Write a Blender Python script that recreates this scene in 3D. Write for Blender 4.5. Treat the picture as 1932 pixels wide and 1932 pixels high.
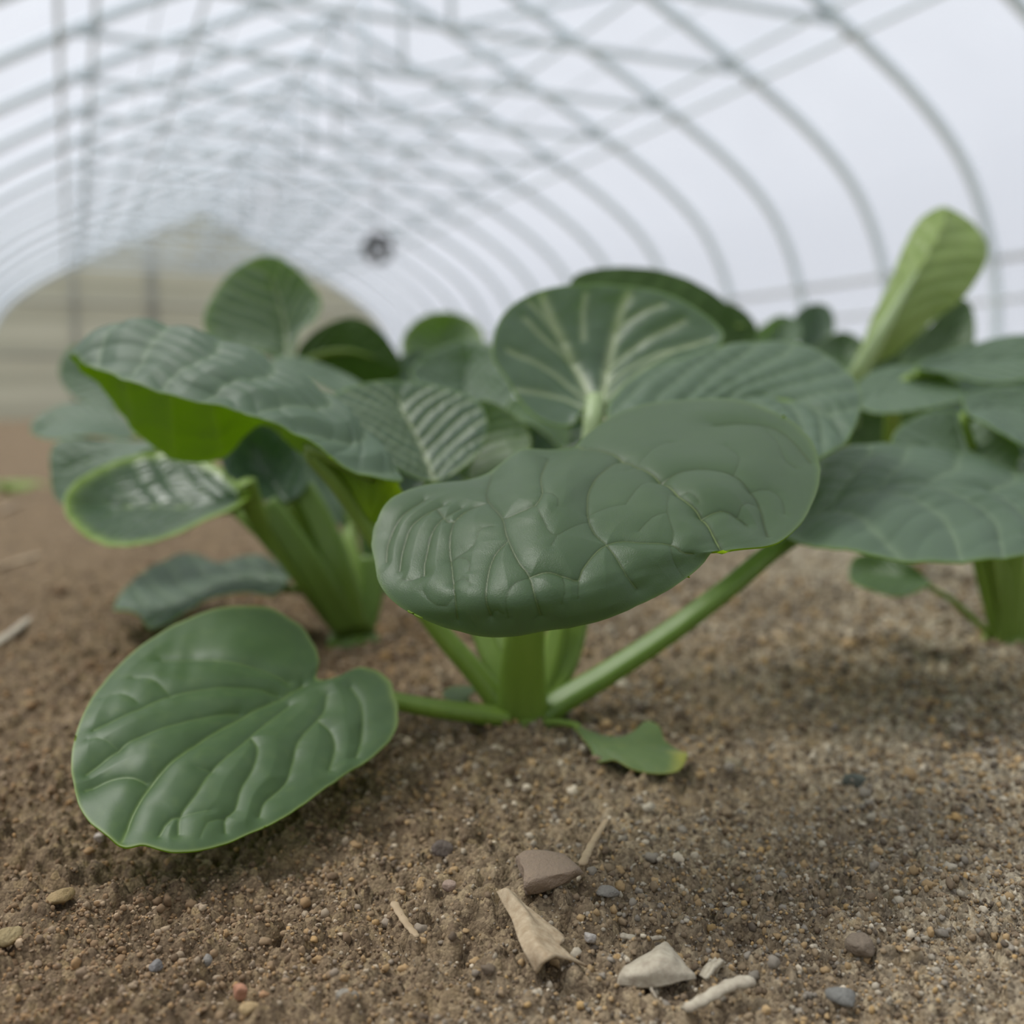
import bpy, math, random
import numpy as np
from mathutils import Vector, Matrix

random.seed(7)
rng = np.random.default_rng(11)
for o in list(bpy.data.objects):
    bpy.data.objects.remove(o)
S = bpy.context.scene
COL = S.collection

# ------------------------------------------------------------------ camera
CAM_H = 0.13
F = 1932.0
TH = math.radians(6.1)
cs_, sn_ = math.cos(TH), math.sin(TH)
cam_d = bpy.data.cameras.new('camera')
cam_d.sensor_width = 36.0
cam_d.lens = 36.0
cam_d.clip_start = 0.01
cam_d.clip_end = 200
cam_d.dof.use_dof = True
cam_d.dof.focus_distance = 0.265
cam_d.dof.aperture_fstop = 7.4
cam_o = bpy.data.objects.new('camera', cam_d)
COL.objects.link(cam_o)
cam_o.location = (0, 0, CAM_H)
cam_o.rotation_euler = (math.radians(90) - TH, 0, 0)
S.camera = cam_o

# ------------------------------------------------------------------ light
w = bpy.data.worlds.new('overcast_sky')
S.world = w
w.use_nodes = True
nt = w.node_tree
bg = nt.nodes['Background']
tc = nt.nodes.new('ShaderNodeTexCoord')
sep = nt.nodes.new('ShaderNodeSeparateXYZ')
cr = nt.nodes.new('ShaderNodeValToRGB')
cr.color_ramp.elements[0].position = 0.0
cr.color_ramp.elements[0].color = (0.80, 0.83, 0.91, 1)
cr.color_ramp.elements[1].position = 0.9
cr.color_ramp.elements[1].color = (0.92, 0.955, 1.03, 1)
nt.links.new(tc.outputs['Generated'], sep.inputs[0])
nt.links.new(sep.outputs['Z'], cr.inputs[0])
nt.links.new(cr.outputs[0], bg.inputs['Color'])
bg.inputs['Strength'].default_value = 0.92

sun_d = bpy.data.lights.new('sun', 'SUN')
sun_d.energy = 3.2
sun_d.angle = math.radians(24)
sun_d.color = (1.0, 0.97, 0.92)
sun_o = bpy.data.objects.new('sun', sun_d)
COL.objects.link(sun_o)
sdir = Vector((-0.58, 0.20, 1.0)).normalized()      # towards the sun
sun_o.rotation_euler = sdir.to_track_quat('Z', 'Y').to_euler()
sun_o.location = (-2, 2, 8)

S.view_settings.view_transform = 'Standard'
S.view_settings.look = 'None'
S.view_settings.gamma = 1.0
S.view_settings.use_curve_mapping = False
S.view_settings.exposure = 0.0
S.cycles.use_denoising = True
S.cycles.max_bounces = 10
S.cycles.diffuse_bounces = 5
S.cycles.transparent_max_bounces = 16
S.cycles.caustics_reflective = False
S.cycles.caustics_refractive = False
S.cycles.sample_clamp_indirect = 6

# ------------------------------------------------------------------ helpers
def tag(o, label=None, cat=None, group=None, kind=None):
    if label: o['label'] = label
    if cat: o['category'] = cat
    if group: o['group'] = group
    if kind: o['kind'] = kind
    return o

def un(px, py, d):
    """point of the place seen at (px, py) at the given distance along the view axis"""
    x = (px - 966) / F * d
    y = -(py - 966) / F * d
    return np.array([x, d * cs_ + y * sn_, CAM_H - d * sn_ + y * cs_])

def proj(P):
    q = P - np.array([0, 0, CAM_H])
    d = q[:, 1] * cs_ - q[:, 2] * sn_
    y = q[:, 1] * sn_ + q[:, 2] * cs_
    return np.stack([966 + q[:, 0] / d * F, 966 - y / d * F, d], 1)

def mesh_np(name, V, Fq, mats, parent=None, attrs=None, smooth=True, mi=None):
    me = bpy.data.meshes.new(name)
    V = np.asarray(V, dtype=np.float32)
    Fq = np.asarray(Fq, dtype=np.int32)
    k = Fq.shape[1]
    me.vertices.add(len(V)); me.vertices.foreach_set('co', V.ravel())
    me.loops.add(Fq.size); me.loops.foreach_set('vertex_index', Fq.ravel())
    me.polygons.add(len(Fq))
    me.polygons.foreach_set('loop_start', np.arange(0, Fq.size, k, dtype=np.int32))
    me.polygons.foreach_set('loop_total', np.full(len(Fq), k, dtype=np.int32))
    if smooth:
        me.polygons.foreach_set('use_smooth', np.ones(len(Fq), dtype=bool))
    if mi is not None:
        me.polygons.foreach_set('material_index', np.asarray(mi, dtype=np.int32))
    for m in (mats if isinstance(mats, (list, tuple)) else [mats]):
        me.materials.append(m)
    me.update(calc_edges=True)
    if attrs:
        for an, av in attrs.items():
            av = np.asarray(av, dtype=np.float32)
            if av.ndim == 1:
                a = me.attributes.new(an, 'FLOAT', 'POINT'); a.data.foreach_set('value', av)
            else:
                a = me.attributes.new(an, 'FLOAT_COLOR', 'POINT'); a.data.foreach_set('color', av.ravel())
    me.validate()
    o = bpy.data.objects.new(name, me)
    COL.objects.link(o)
    if parent is not None: o.parent = parent
    return o

def catmull(P, n):
    P = np.asarray(P, float)
    if len(P) == 2:
        t = np.linspace(0, 1, n)[:, None]
        return P[0] * (1 - t) + P[1] * t
    Q = np.vstack([2 * P[0] - P[1], P, 2 * P[-1] - P[-2]])
    t = np.linspace(0, len(P) - 1, n)
    i = np.clip(t.astype(int), 0, len(P) - 2); f = (t - i)[:, None]
    a, b, c, d = Q[i], Q[i + 1], Q[i + 2], Q[i + 3]
    return 0.5 * (2 * b + (c - a) * f + (2 * a - 5 * b + 4 * c - d) * f ** 2 + (3 * b - a - 3 * c + d) * f ** 3)

def tube(path, rad, seg=14, flat=1.0, ref=(0, 0, 1), groove=0.0, caps=True):
    """tapered tube; flat<1 squashes it along the ref side"""
    path = np.asarray(path, float); n = len(path)
    rad = np.asarray(rad, float) if np.ndim(rad) else np.full(n, rad)
    T = np.gradient(path, axis=0); T /= np.linalg.norm(T, axis=1)[:, None] + 1e-12
    ref = np.asarray(ref, float)
    A = ref - (T @ ref)[:, None] * T
    ln = np.linalg.norm(A, axis=1)
    A = np.where(ln[:, None] < 1e-3, np.array([1.0, 0, 0]) - T[:, :1] * T, A)
    A /= np.linalg.norm(A, axis=1)[:, None] + 1e-12
    B = np.cross(T, A)
    th = np.linspace(0, 2 * math.pi, seg, endpoint=False)
    ca = np.cos(th); sa = np.sin(th)
    prof = ca * flat - groove * np.exp(-(sa / 0.45) ** 2) * (ca > 0)
    V = path[:, None, :] + rad[:, None, None] * (B[:, None, :] * sa[None, :, None] + A[:, None, :] * prof[None, :, None])
    V = V.reshape(-1, 3)
    i = np.arange(n - 1)[:, None]; j = np.arange(seg)[None, :]
    a = i * seg + j; b = i * seg + (j + 1) % seg
    Fq = np.stack([a, b, b + seg, a + seg], -1).reshape(-1, 4)
    if caps:
        V = np.vstack([V, path[:1], path[-1:]])
        c0 = len(V) - 2; c1 = len(V) - 1
        jj = np.arange(seg); kk = (jj + 1) % seg
        e0 = np.stack([np.full(seg, c0), kk, jj, jj], -1)
        # quads with a repeated index are avoided: build caps from pairs
        e0 = np.stack([np.full(seg // 2, c0), (jj[::2] + 2) % seg, (jj[::2] + 1) % seg, jj[::2]], -1)
        o = (n - 1) * seg
        e1 = np.stack([np.full(seg // 2, c1), o + jj[::2], o + (jj[::2] + 1) % seg, o + (jj[::2] + 2) % seg], -1)
        Fq = np.vstack([Fq, e0, e1])
    return V, Fq

def join_parts(parts):
    Vs, Fs, off = [], [], 0
    for V, Fq in parts:
        Vs.append(V); Fs.append(np.asarray(Fq) + off); off += len(V)
    return np.vstack(Vs), np.vstack(Fs)

def boxg(c, s):
    c = np.array(c, float); s = np.array(s, float) / 2
    V = np.array([[x, y, z] for x in (-1, 1) for y in (-1, 1) for z in (-1, 1)], float) * s + c
    Fq = [[0, 1, 3, 2], [4, 6, 7, 5], [0, 4, 5, 1], [2, 3, 7, 6], [0, 2, 6, 4], [1, 5, 7, 3]]
    return V, np.array(Fq)

def _hash(ix, iy, seed):
    h = (ix.astype(np.int64) * 374761393 + iy.astype(np.int64) * 668265263 + seed * 1442695041) & 0x7fffffff
    h = ((h ^ (h >> 13)) * 1274126177) & 0x7fffffff
    h = (h ^ (h >> 16)) & 0x7fffffff
    return (h % 100003) / 100003.0

def vnoise(x, y, s, seed=0):
    x = x / s; y = y / s
    ix = np.floor(x); iy = np.floor(y); fx = x - ix; fy = y - iy
    fx = fx * fx * (3 - 2 * fx); fy = fy * fy * (3 - 2 * fy)
    a = _hash(ix, iy, seed); b = _hash(ix + 1, iy, seed); c = _hash(ix, iy + 1, seed); d = _hash(ix + 1, iy + 1, seed)
    return (a * (1 - fx) + b * fx) * (1 - fy) + (c * (1 - fx) + d * fx) * fy - 0.5

def worley(x, y, s, seed=0):
    x = x / s; y = y / s
    ix = np.floor(x); iy = np.floor(y)
    best = np.full(x.shape, 9.0); hv = np.zeros(x.shape)
    for dx in (-1, 0, 1):
        for dy in (-1, 0, 1):
            cx = ix + dx; cy = iy + dy
            px = cx + _hash(cx, cy, seed); py = cy + _hash(cx, cy, seed + 9)
            d = (px - x) ** 2 + (py - y) ** 2
            m = d < best
            best = np.where(m, d, best); hv = np.where(m, _hash(cx, cy, seed + 17), hv)
    return np.sqrt(best), hv

# ------------------------------------------------------------------ materials
def new_mat(name):
    m = bpy.data.materials.new(name); m.use_nodes = True
    nt = m.node_tree
    for n in list(nt.nodes): nt.nodes.remove(n)
    out = nt.nodes.new('ShaderNodeOutputMaterial')
    return m, nt, out

class NB:
    def __init__(s, nt): s.nt = nt
    def n(s, t, **kw):
        nd = s.nt.nodes.new(t)
        for k, v in kw.items():
            if k.startswith('i_'):
                nd.inputs[k[2:].replace('_', ' ')].default_value = v
            else: setattr(nd, k, v)
        return nd
    def l(s, a, b): s.nt.links.new(a, b)
    def mix(s, fac, a, b):
        nd = s.nt.nodes.new('ShaderNodeMix'); nd.data_type = 'RGBA'
        for idx, v in ((0, fac), (6, a), (7, b)):
            if hasattr(v, 'links'): s.l(v, nd.inputs[idx])
            else: nd.inputs[idx].default_value = v if idx == 0 else (tuple(v) + (1,) if len(v) == 3 else v)
        return nd.outputs[2]
    def math(s, op, a, b=0.0, clamp=False):
        nd = s.nt.nodes.new('ShaderNodeMath'); nd.operation = op; nd.use_clamp = clamp
        for i, v in ((0, a), (1, b)):
            if hasattr(v, 'links'): s.l(v, nd.inputs[i])
            else: nd.inputs[i].default_value = v
        return nd.outputs[0]
    def noise(s, scale, detail=3, rough=0.5, vec=None):
        nd = s.nt.nodes.new('ShaderNodeTexNoise')
        nd.inputs['Scale'].default_value = scale; nd.inputs['Detail'].default_value = detail
        nd.inputs['Roughness'].default_value = rough
        if vec is not None: s.l(vec, nd.inputs['Vector'])
        return nd
    def ramp(s, fac, stops):
        nd = s.nt.nodes.new('ShaderNodeValToRGB')
        e = nd.color_ramp.elements
        e[0].position = stops[0][0]; e[0].color = tuple(stops[0][1]) + (1,)
        e[1].position = stops[-1][0]; e[1].color = tuple(stops[-1][1]) + (1,)
        for p, c in stops[1:-1]:
            x = e.new(p); x.color = tuple(c) + (1,)
        s.l(fac, nd.inputs[0])
        return nd.outputs[0]

def leaf_mat(name, base, dark, vein, rim, rough=0.42, spec=0.5, trans=0.3, tcol=(0.30, 0.52, 0.02), coat=0.0, vmix=0.8, grain=0.22, dv=None):
    m, nt, out = new_mat(name); b = NB(nt)
    tcn = b.n('ShaderNodeTexCoord')
    n1 = b.noise(28, 3, 0.55, tcn.outputs['Object'])
    n2 = b.noise(260, 2, 0.5, tcn.outputs['Object'])
    col = b.mix(b.math('MULTIPLY', n1.outputs[0], 1.0), dark, base)
    col = b.mix(b.math('MULTIPLY', b.math('SUBTRACT', n2.outputs[0], 0.5), 0.35, True), col, rim)
    av = b.n('ShaderNodeAttribute', attribute_name='vein')
    ae = b.n('ShaderNodeAttribute', attribute_name='rim')
    if dv:
        vc = b.ramp(av.outputs['Fac'], [(0.0, dv), (0.5, dv), (0.9, vein)])
        col = b.mix(b.math('MULTIPLY', b.math('MULTIPLY', av.outputs['Fac'], 2.4, True), vmix), col, vc)
    else:
        col = b.mix(b.math('MULTIPLY', av.outputs['Fac'], vmix, True), col, vein)
    col = b.mix(b.math('MULTIPLY', ae.outputs['Fac'], 0.8, True), col, rim)
    p = b.n('ShaderNodeBsdfPrincipled')
    b.l(col, p.inputs['Base Color'])
    rn = b.math('ADD', b.math('MULTIPLY', n1.outputs[0], 0.16), rough - 0.08)
    b.l(rn, p.inputs['Roughness'])
    p.inputs['Specular IOR Level'].default_value = spec
    if coat: 
        p.inputs['Coat Weight'].default_value = coat; p.inputs['Coat Roughness'].default_value = 0.3
    bn = b.noise(3200, 2, 0.6, tcn.outputs['Object'])
    bu = b.n('ShaderNodeBump'); bu.inputs['Strength'].default_value = grain; bu.inputs['Distance'].default_value = 0.0002
    b.l(bn.outputs[0], bu.inputs['Height']); b.l(bu.outputs[0], p.inputs['Normal'])
    tr = b.n('ShaderNodeBsdfTranslucent')
    tr.inputs['Color'].default_value = tuple(tcol) + (1,)
    mx = b.n('ShaderNodeMixShader'); mx.inputs[0].default_value = trans
    b.l(p.outputs[0], mx.inputs[1]); b.l(tr.outputs[0], mx.inputs[2]); b.l(mx.outputs[0], out.inputs[0])
    return m

VE = (0.17, 0.24, 0.11)
M_TOP = leaf_mat('leaf_upper_side', (0.092, 0.142, 0.090), (0.056, 0.098, 0.056), VE, (0.15, 0.24, 0.07))
M_MAIN = leaf_mat('leaf_upper_focus', (0.076, 0.122, 0.058), (0.048, 0.086, 0.036), (0.20, 0.26, 0.09), (0.11, 0.17, 0.05), rough=0.40, spec=0.46, vmix=0.85, grain=0.5, dv=(0.030, 0.050, 0.014))
M_FANL = leaf_mat('leaf_upper_pale_ribs', (0.092, 0.142, 0.094), (0.052, 0.092, 0.054), (0.46, 0.52, 0.32), (0.15, 0.24, 0.07), vmix=0.9)
M_TOPB = leaf_mat('leaf_upper_bluish', (0.128, 0.184, 0.130), (0.074, 0.118, 0.074), (0.22, 0.29, 0.18), (0.16, 0.24, 0.08), rough=0.54, spec=0.42)
M_LOW = leaf_mat('leaf_upper_fresh', (0.086, 0.146, 0.062), (0.050, 0.098, 0.032), (0.16, 0.24, 0.07), (0.25, 0.33, 0.09), rough=0.46, spec=0.45, trans=0.25)
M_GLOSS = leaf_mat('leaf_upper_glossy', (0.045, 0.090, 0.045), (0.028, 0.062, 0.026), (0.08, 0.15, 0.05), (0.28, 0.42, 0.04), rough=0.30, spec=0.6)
M_LIME = leaf_mat('leaf_pale_lime', (0.36, 0.46, 0.15), (0.22, 0.32, 0.08), (0.40, 0.48, 0.2), (0.30, 0.42, 0.1), trans=0.45, tcol=(0.80, 0.95, 0.22))
M_UND = leaf_mat('leaf_under_side', (0.115, 0.185, 0.030), (0.08, 0.14, 0.02), (0.19, 0.27, 0.06), (0.15, 0.25, 0.02), rough=0.5, spec=0.3, trans=0.5, tcol=(0.80, 0.98, 0.02))
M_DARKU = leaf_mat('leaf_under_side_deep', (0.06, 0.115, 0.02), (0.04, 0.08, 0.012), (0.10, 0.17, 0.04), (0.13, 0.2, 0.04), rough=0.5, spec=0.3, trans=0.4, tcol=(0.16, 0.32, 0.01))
M_TORN = leaf_mat('leaf_torn', (0.15, 0.22, 0.075), (0.10, 0.16, 0.055), (0.18, 0.26, 0.09), (0.42, 0.40, 0.07), rough=0.5, trans=0.3)

def petiole_mat(name, c1, c2, trans=0.25):
    m, nt, out = new_mat(name); b = NB(nt)
    tcn = b.n('ShaderNodeTexCoord')
    mp = b.n('ShaderNodeMapping'); mp.inputs['Scale'].default_value = (260, 260, 25)
    b.l(tcn.outputs['Object'], mp.inputs[0])
    n1 = b.noise(1.0, 3, 0.6, mp.outputs[0])
    col = b.mix(n1.outputs[0], c1, c2)
    p = b.n('ShaderNodeBsdfPrincipled'); b.l(col, p.inputs['Base Color'])
    p.inputs['Roughness'].default_value = 0.42
    p.inputs['Subsurface Weight'].default_value = 0.0
    bu = b.n('ShaderNodeBump'); bu.inputs['Strength'].default_value = 0.3; bu.inputs['Distance'].default_value = 0.0004
    b.l(n1.outputs[0], bu.inputs['Height']); b.l(bu.outputs[0], p.inputs['Normal'])
    tr = b.n('ShaderNodeBsdfTranslucent'); tr.inputs['Color'].default_value = (0.45, 0.62, 0.06, 1)
    mx = b.n('ShaderNodeMixShader'); mx.inputs[0].default_value = trans
    b.l(p.outputs[0], mx.inputs[1]); b.l(tr.outputs[0], mx.inputs[2]); b.l(mx.outputs[0], out.inputs[0])
    return m
M_PET = petiole_mat('petiole_green', (0.15, 0.25, 0.035), (0.24, 0.35, 0.06))
M_PETP = petiole_mat('petiole_pale', (0.32, 0.42, 0.20), (0.42, 0.52, 0.28))
M_PETD = petiole_mat('petiole_deep', (0.11, 0.20, 0.03), (0.17, 0.27, 0.05))

def simple(name, c, rough=0.6, metal=0.0, var=None, vscale=40, bump=0.0):
    m, nt, out = new_mat(name); b = NB(nt)
    p = b.n('ShaderNodeBsdfPrincipled')
    tcn = b.n('ShaderNodeTexCoord')
    n1 = b.noise(vscale, 4, 0.6, tcn.outputs['Object'])
    if var:
        f = b.math('MULTIPLY', b.math('SUBTRACT', n1.outputs[0], 0.3), 2.2, True)
        b.l(b.mix(f, c, var), p.inputs['Base Color'])
    else: p.inputs['Base Color'].default_value = tuple(c) + (1,)
    p.inputs['Roughness'].default_value = rough; p.inputs['Metallic'].default_value = metal
    if bump:
        bu = b.n('ShaderNodeBump'); bu.inputs['Strength'].default_value = 0.8; bu.inputs['Distance'].default_value = bump
        b.l(n1.outputs[0], bu.inputs['Height']); b.l(bu.outputs[0], p.inputs['Normal'])
    b.l(p.outputs[0], out.inputs[0])
    return m
M_STEEL = simple('galvanised_pipe', (0.62, 0.71, 0.76), 0.5, 0.0, (0.70, 0.79, 0.83), 3)
M_STEELD = simple('galvanised_clamp', (0.40, 0.43, 0.44), 0.6, 0.0)
M_RAIL = simple('side_rail_grey', (0.50, 0.53, 0.55), 0.6)
M_POST = simple('end_post', (0.33, 0.33, 0.28), 0.7)
M_FAN = simple('dark_fan', (0.06, 0.06, 0.06), 0.6)

def film_mat():
    m, nt, out = new_mat('greenhouse_film'); b = NB(nt)
    tcn = b.n('ShaderNodeTexCoord')
    mp = b.n('ShaderNodeMapping'); mp.inputs['Scale'].default_value = (1.0, 1.0, 0.12)
    b.l(tcn.outputs['Object'], mp.inputs[0])
    n1 = b.noise(2.4, 3, 0.5, mp.outputs[0])
    tp = b.n('ShaderNodeBsdfTransparent'); tp.inputs[0].default_value = (0.93, 0.94, 0.95, 1)
    tl = b.n('ShaderNodeBsdfTranslucent'); tl.inputs[0].default_value = (0.95, 0.97, 1.0, 1)
    df = b.n('ShaderNodeBsdfDiffuse'); df.inputs[0].default_value = (0.8, 0.83, 0.86, 1)
    m1 = b.n('ShaderNodeMixShader')
    f = b.math('ADD', b.math('MULTIPLY', n1.outputs[0], 0.16), 0.08)
    b.l(f, m1.inputs[0]); b.l(tp.outputs[0], m1.inputs[1]); b.l(tl.outputs[0], m1.inputs[2])
    m2 = b.n('ShaderNodeMixShader'); m2.inputs[0].default_value = 0.08
    b.l(m1.outputs[0], m2.inputs[1]); b.l(df.outputs[0], m2.inputs[2])
    b.l(m2.outputs[0], out.inputs[0])
    return m
M_FILM = film_mat()

def curtain_mat():
    m, nt, out = new_mat('end_wall_panel'); b = NB(nt)
    tcn = b.n('ShaderNodeTexCoord')
    mp = b.n('ShaderNodeMapping'); mp.inputs['Scale'].default_value = (0.3, 0.3, 3.0)
    b.l(tcn.outputs['Object'], mp.inputs[0])
    n1 = b.noise(1.6, 3, 0.6, mp.outputs[0])
    wv = b.n('ShaderNodeTexWave'); wv.wave_type = 'BANDS'; wv.bands_direction = 'Z'
    wv.inputs['Scale'].default_value = 0.62; wv.inputs['Distortion'].default_value = 0.6
    b.l(tcn.outputs['Object'], wv.inputs['Vector'])
    f = b.math('ADD', b.math('MULTIPLY', wv.outputs['Fac'], 0.5), b.math('MULTIPLY', n1.outputs[0], 0.5), True)
    col = b.mix(f, (0.36, 0.36, 0.28), (0.55, 0.55, 0.44))
    d = b.n('ShaderNodeBsdfDiffuse'); b.l(col, d.inputs[0])
    t = b.n('ShaderNodeBsdfTranslucent'); b.l(col, t.inputs[0])
    mx = b.n('ShaderNodeMixShader'); mx.inputs[0].default_value = 0.45
    b.l(d.outputs[0], mx.inputs[1]); b.l(t.outputs[0], mx.inputs[2]); b.l(mx.outputs[0], out.inputs[0])
    return m
M_CURT = curtain_mat()

def soil_mat():
    m, nt, out = new_mat('soil'); b = NB(nt)
    g = b.n('ShaderNodeNewGeometry')
    pos = g.outputs['Position']
    sx = b.n('ShaderNodeSeparateXYZ'); b.l(pos, sx.inputs[0])
    big = b.noise(9, 3, 0.6, pos)
    # browner clay to the left, grey gritty soil to the right
    side = b.math('ADD', b.math('MULTIPLY', sx.outputs['X'], 3.2), b.math('SUBTRACT', big.outputs[0], 0.28), True)
    v1 = b.n('ShaderNodeTexVoronoi'); v1.inputs['Scale'].default_value = 420; b.l(pos, v1.inputs['Vector'])
    v2 = b.n('ShaderNodeTexVoronoi'); v2.inputs['Scale'].default_value = 1000; b.l(pos, v2.inputs['Vector'])
    s1 = b.n('ShaderNodeSeparateColor'); b.l(v1.outputs['Color'], s1.inputs[0])
    s2 = b.n('ShaderNodeSeparateColor'); b.l(v2.outputs['Color'], s2.inputs[0])
    brown = b.ramp(s1.outputs[0], [(0.0, (0.115, 0.080, 0.052)), (0.35, (0.20, 0.145, 0.098)), (0.7, (0.29, 0.225, 0.155)), (0.93, (0.42, 0.33, 0.21)), (1.0, (0.52, 0.40, 0.22))])
    grey = b.ramp(s1.outputs[0], [(0.0, (0.095, 0.085, 0.072)), (0.3, (0.22, 0.205, 0.18)), (0.6, (0.40, 0.31, 0.19)), (0.85, (0.40, 0.385, 0.355)), (1.0, (0.60, 0.57, 0.50))])
    c = b.mix(side, brown, grey)
    brown2 = b.ramp(s2.outputs[1], [(0.0, (0.10, 0.075, 0.05)), (0.5, (0.23, 0.175, 0.12)), (1.0, (0.42, 0.335, 0.22))])
    grey2 = b.ramp(s2.outputs[1], [(0.0, (0.09, 0.08, 0.068)), (0.5, (0.29, 0.255, 0.19)), (1.0, (0.58, 0.53, 0.44))])
    c2 = b.mix(side, brown2, grey2)
    c = b.mix(0.5, c, c2)
    md = b.noise(38, 4, 0.65, pos)
    dk = b.math('MULTIPLY', b.math('SUBTRACT', 0.47, md.outputs[0]), 5.0, True)
    c = b.mix(b.math('MULTIPLY', dk, 0.6), c, (0.085, 0.066, 0.05))
    och = b.noise(60, 3, 0.6, pos)
    of = b.math('MULTIPLY', b.math('SUBTRACT', och.outputs[0], 0.57), 4.0, True)
    c = b.mix(b.math('MULTIPLY', of, 0.5), c, (0.42, 0.31, 0.16))
    tn = b.n('ShaderNodeMix'); tn.data_type = 'RGBA'; tn.blend_type = 'MULTIPLY'; tn.inputs[0].default_value = 1.0
    b.l(c, tn.inputs[6]); b.l(b.mix(side, (0.86, 0.80, 0.70), (1.32, 1.26, 1.12)), tn.inputs[7]); c = tn.outputs[2]
    p = b.n('ShaderNodeBsdfPrincipled'); b.l(c, p.inputs['Base Color'])
    p.inputs['Roughness'].default_value = 0.9; p.inputs['Specular IOR Level'].default_value = 0.25
    bu = b.n('ShaderNodeBump'); bu.inputs['Strength'].default_value = 0.9; bu.inputs['Distance'].default_value = 0.0007
    n3 = b.noise(1500, 4, 0.7, pos)
    hh = b.math('ADD', b.math('MULTIPLY', v2.outputs['Distance'], -1.0), n3.outputs[0])
    b.l(hh, bu.inputs['Height']); b.l(bu.outputs[0], p.inputs['Normal'])
    b.l(p.outputs[0], out.inputs[0])
    return m
M_SOIL = soil_mat()

def crumb_mat():
    m, nt, out = new_mat('soil_crumb'); b = NB(nt)
    a = b.n('ShaderNodeAttribute', attribute_name='tint')
    tcn = b.n('ShaderNodeTexCoord')
    n1 = b.noise(1800, 3, 0.6, tcn.outputs['Object'])
    c = b.mix(b.math('MULTIPLY', n1.outputs[0], 0.5), a.outputs['Color'], (0.07, 0.055, 0.04))
    p = b.n('ShaderNodeBsdfPrincipled'); b.l(c, p.inputs['Base Color']); p.inputs['Roughness'].default_value = 0.85
    p.inputs['Specular IOR Level'].default_value = 0.3
    b.l(p.outputs[0], out.inputs[0])
    return m
M_CRUMB = crumb_mat()

# ------------------------------------------------------------------ the tunnel (greenhouse)
PSI = math.radians(23.15)
def tw(X, D, z):
    """tunnel coordinates (across, along, height above camera level) to the world"""
    return np.array([X * math.cos(PSI) - D * math.sin(PSI), X * math.sin(PSI) + D * math.cos(PSI), CAM_H + z])
XC = 2.15
arch_half = [(0, 3.20), (0.55, 2.95), (1.15, 2.66), (1.7, 2.40), (2.2, 2.13), (2.65, 1.86), (3.02, 1.55), (3.25, 1.20), (3.38, 0.80), (3.42, 0.35), (3.43, -0.35)]
AH = catmull(arch_half, 41)
def arch_z(h):
    return float(np.interp(abs(h), AH[:, 0], AH[:, 1]))
arch = np.vstack([np.stack([XC - AH[::-1, 0], AH[::-1, 1]], 1), np.stack([XC + AH[1:, 0], AH[1:, 1]], 1)])
D0, D1 = -4.0, 18.6
def film_strip(name, a0, a1, off=0.035):
    pts = arch[a0:a1 + 1].copy()
    cen = np.array([XC, 1.0])
    dv = pts - cen; pts = pts + dv / np.linalg.norm(dv, axis=1)[:, None] * off
    ds = np.linspace(D0, D1, 46)
    V = np.array([tw(x, d, z) for d in ds for x, z in pts])
    k = len(pts); i = np.arange(len(ds) - 1)[:, None]; j = np.arange(k - 1)[None, :]
    a = i * k + j
    Fq = np.stack([a, a + 1, a + k + 1, a + k], -1).reshape(-1, 4)
    o = mesh_np(name, V, Fq, M_FILM); return tag(o, kind='structure')
NA = len(arch)
film_strip('wall_left', 0, 16)
film_strip('ceiling', 16, NA - 1 - 16)
film_strip('wall_right', NA - 1 - 16, NA - 1)
# end walls
def end_wall(name, D, mat):
    top = arch; V = [tw(x, D, z) for x, z in top] + [tw(x, D, -0.40) for x, z in top]
    n = len(top); Fq = [[i, i + 1, n + i + 1, n + i] for i in range(n - 1)]
    return tag(mesh_np(name, V, Fq, mat, smooth=False), kind='structure')
end_wall('wall_back', D1, M_CURT)
end_wall('wall_front', D0, M_CURT)

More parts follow.
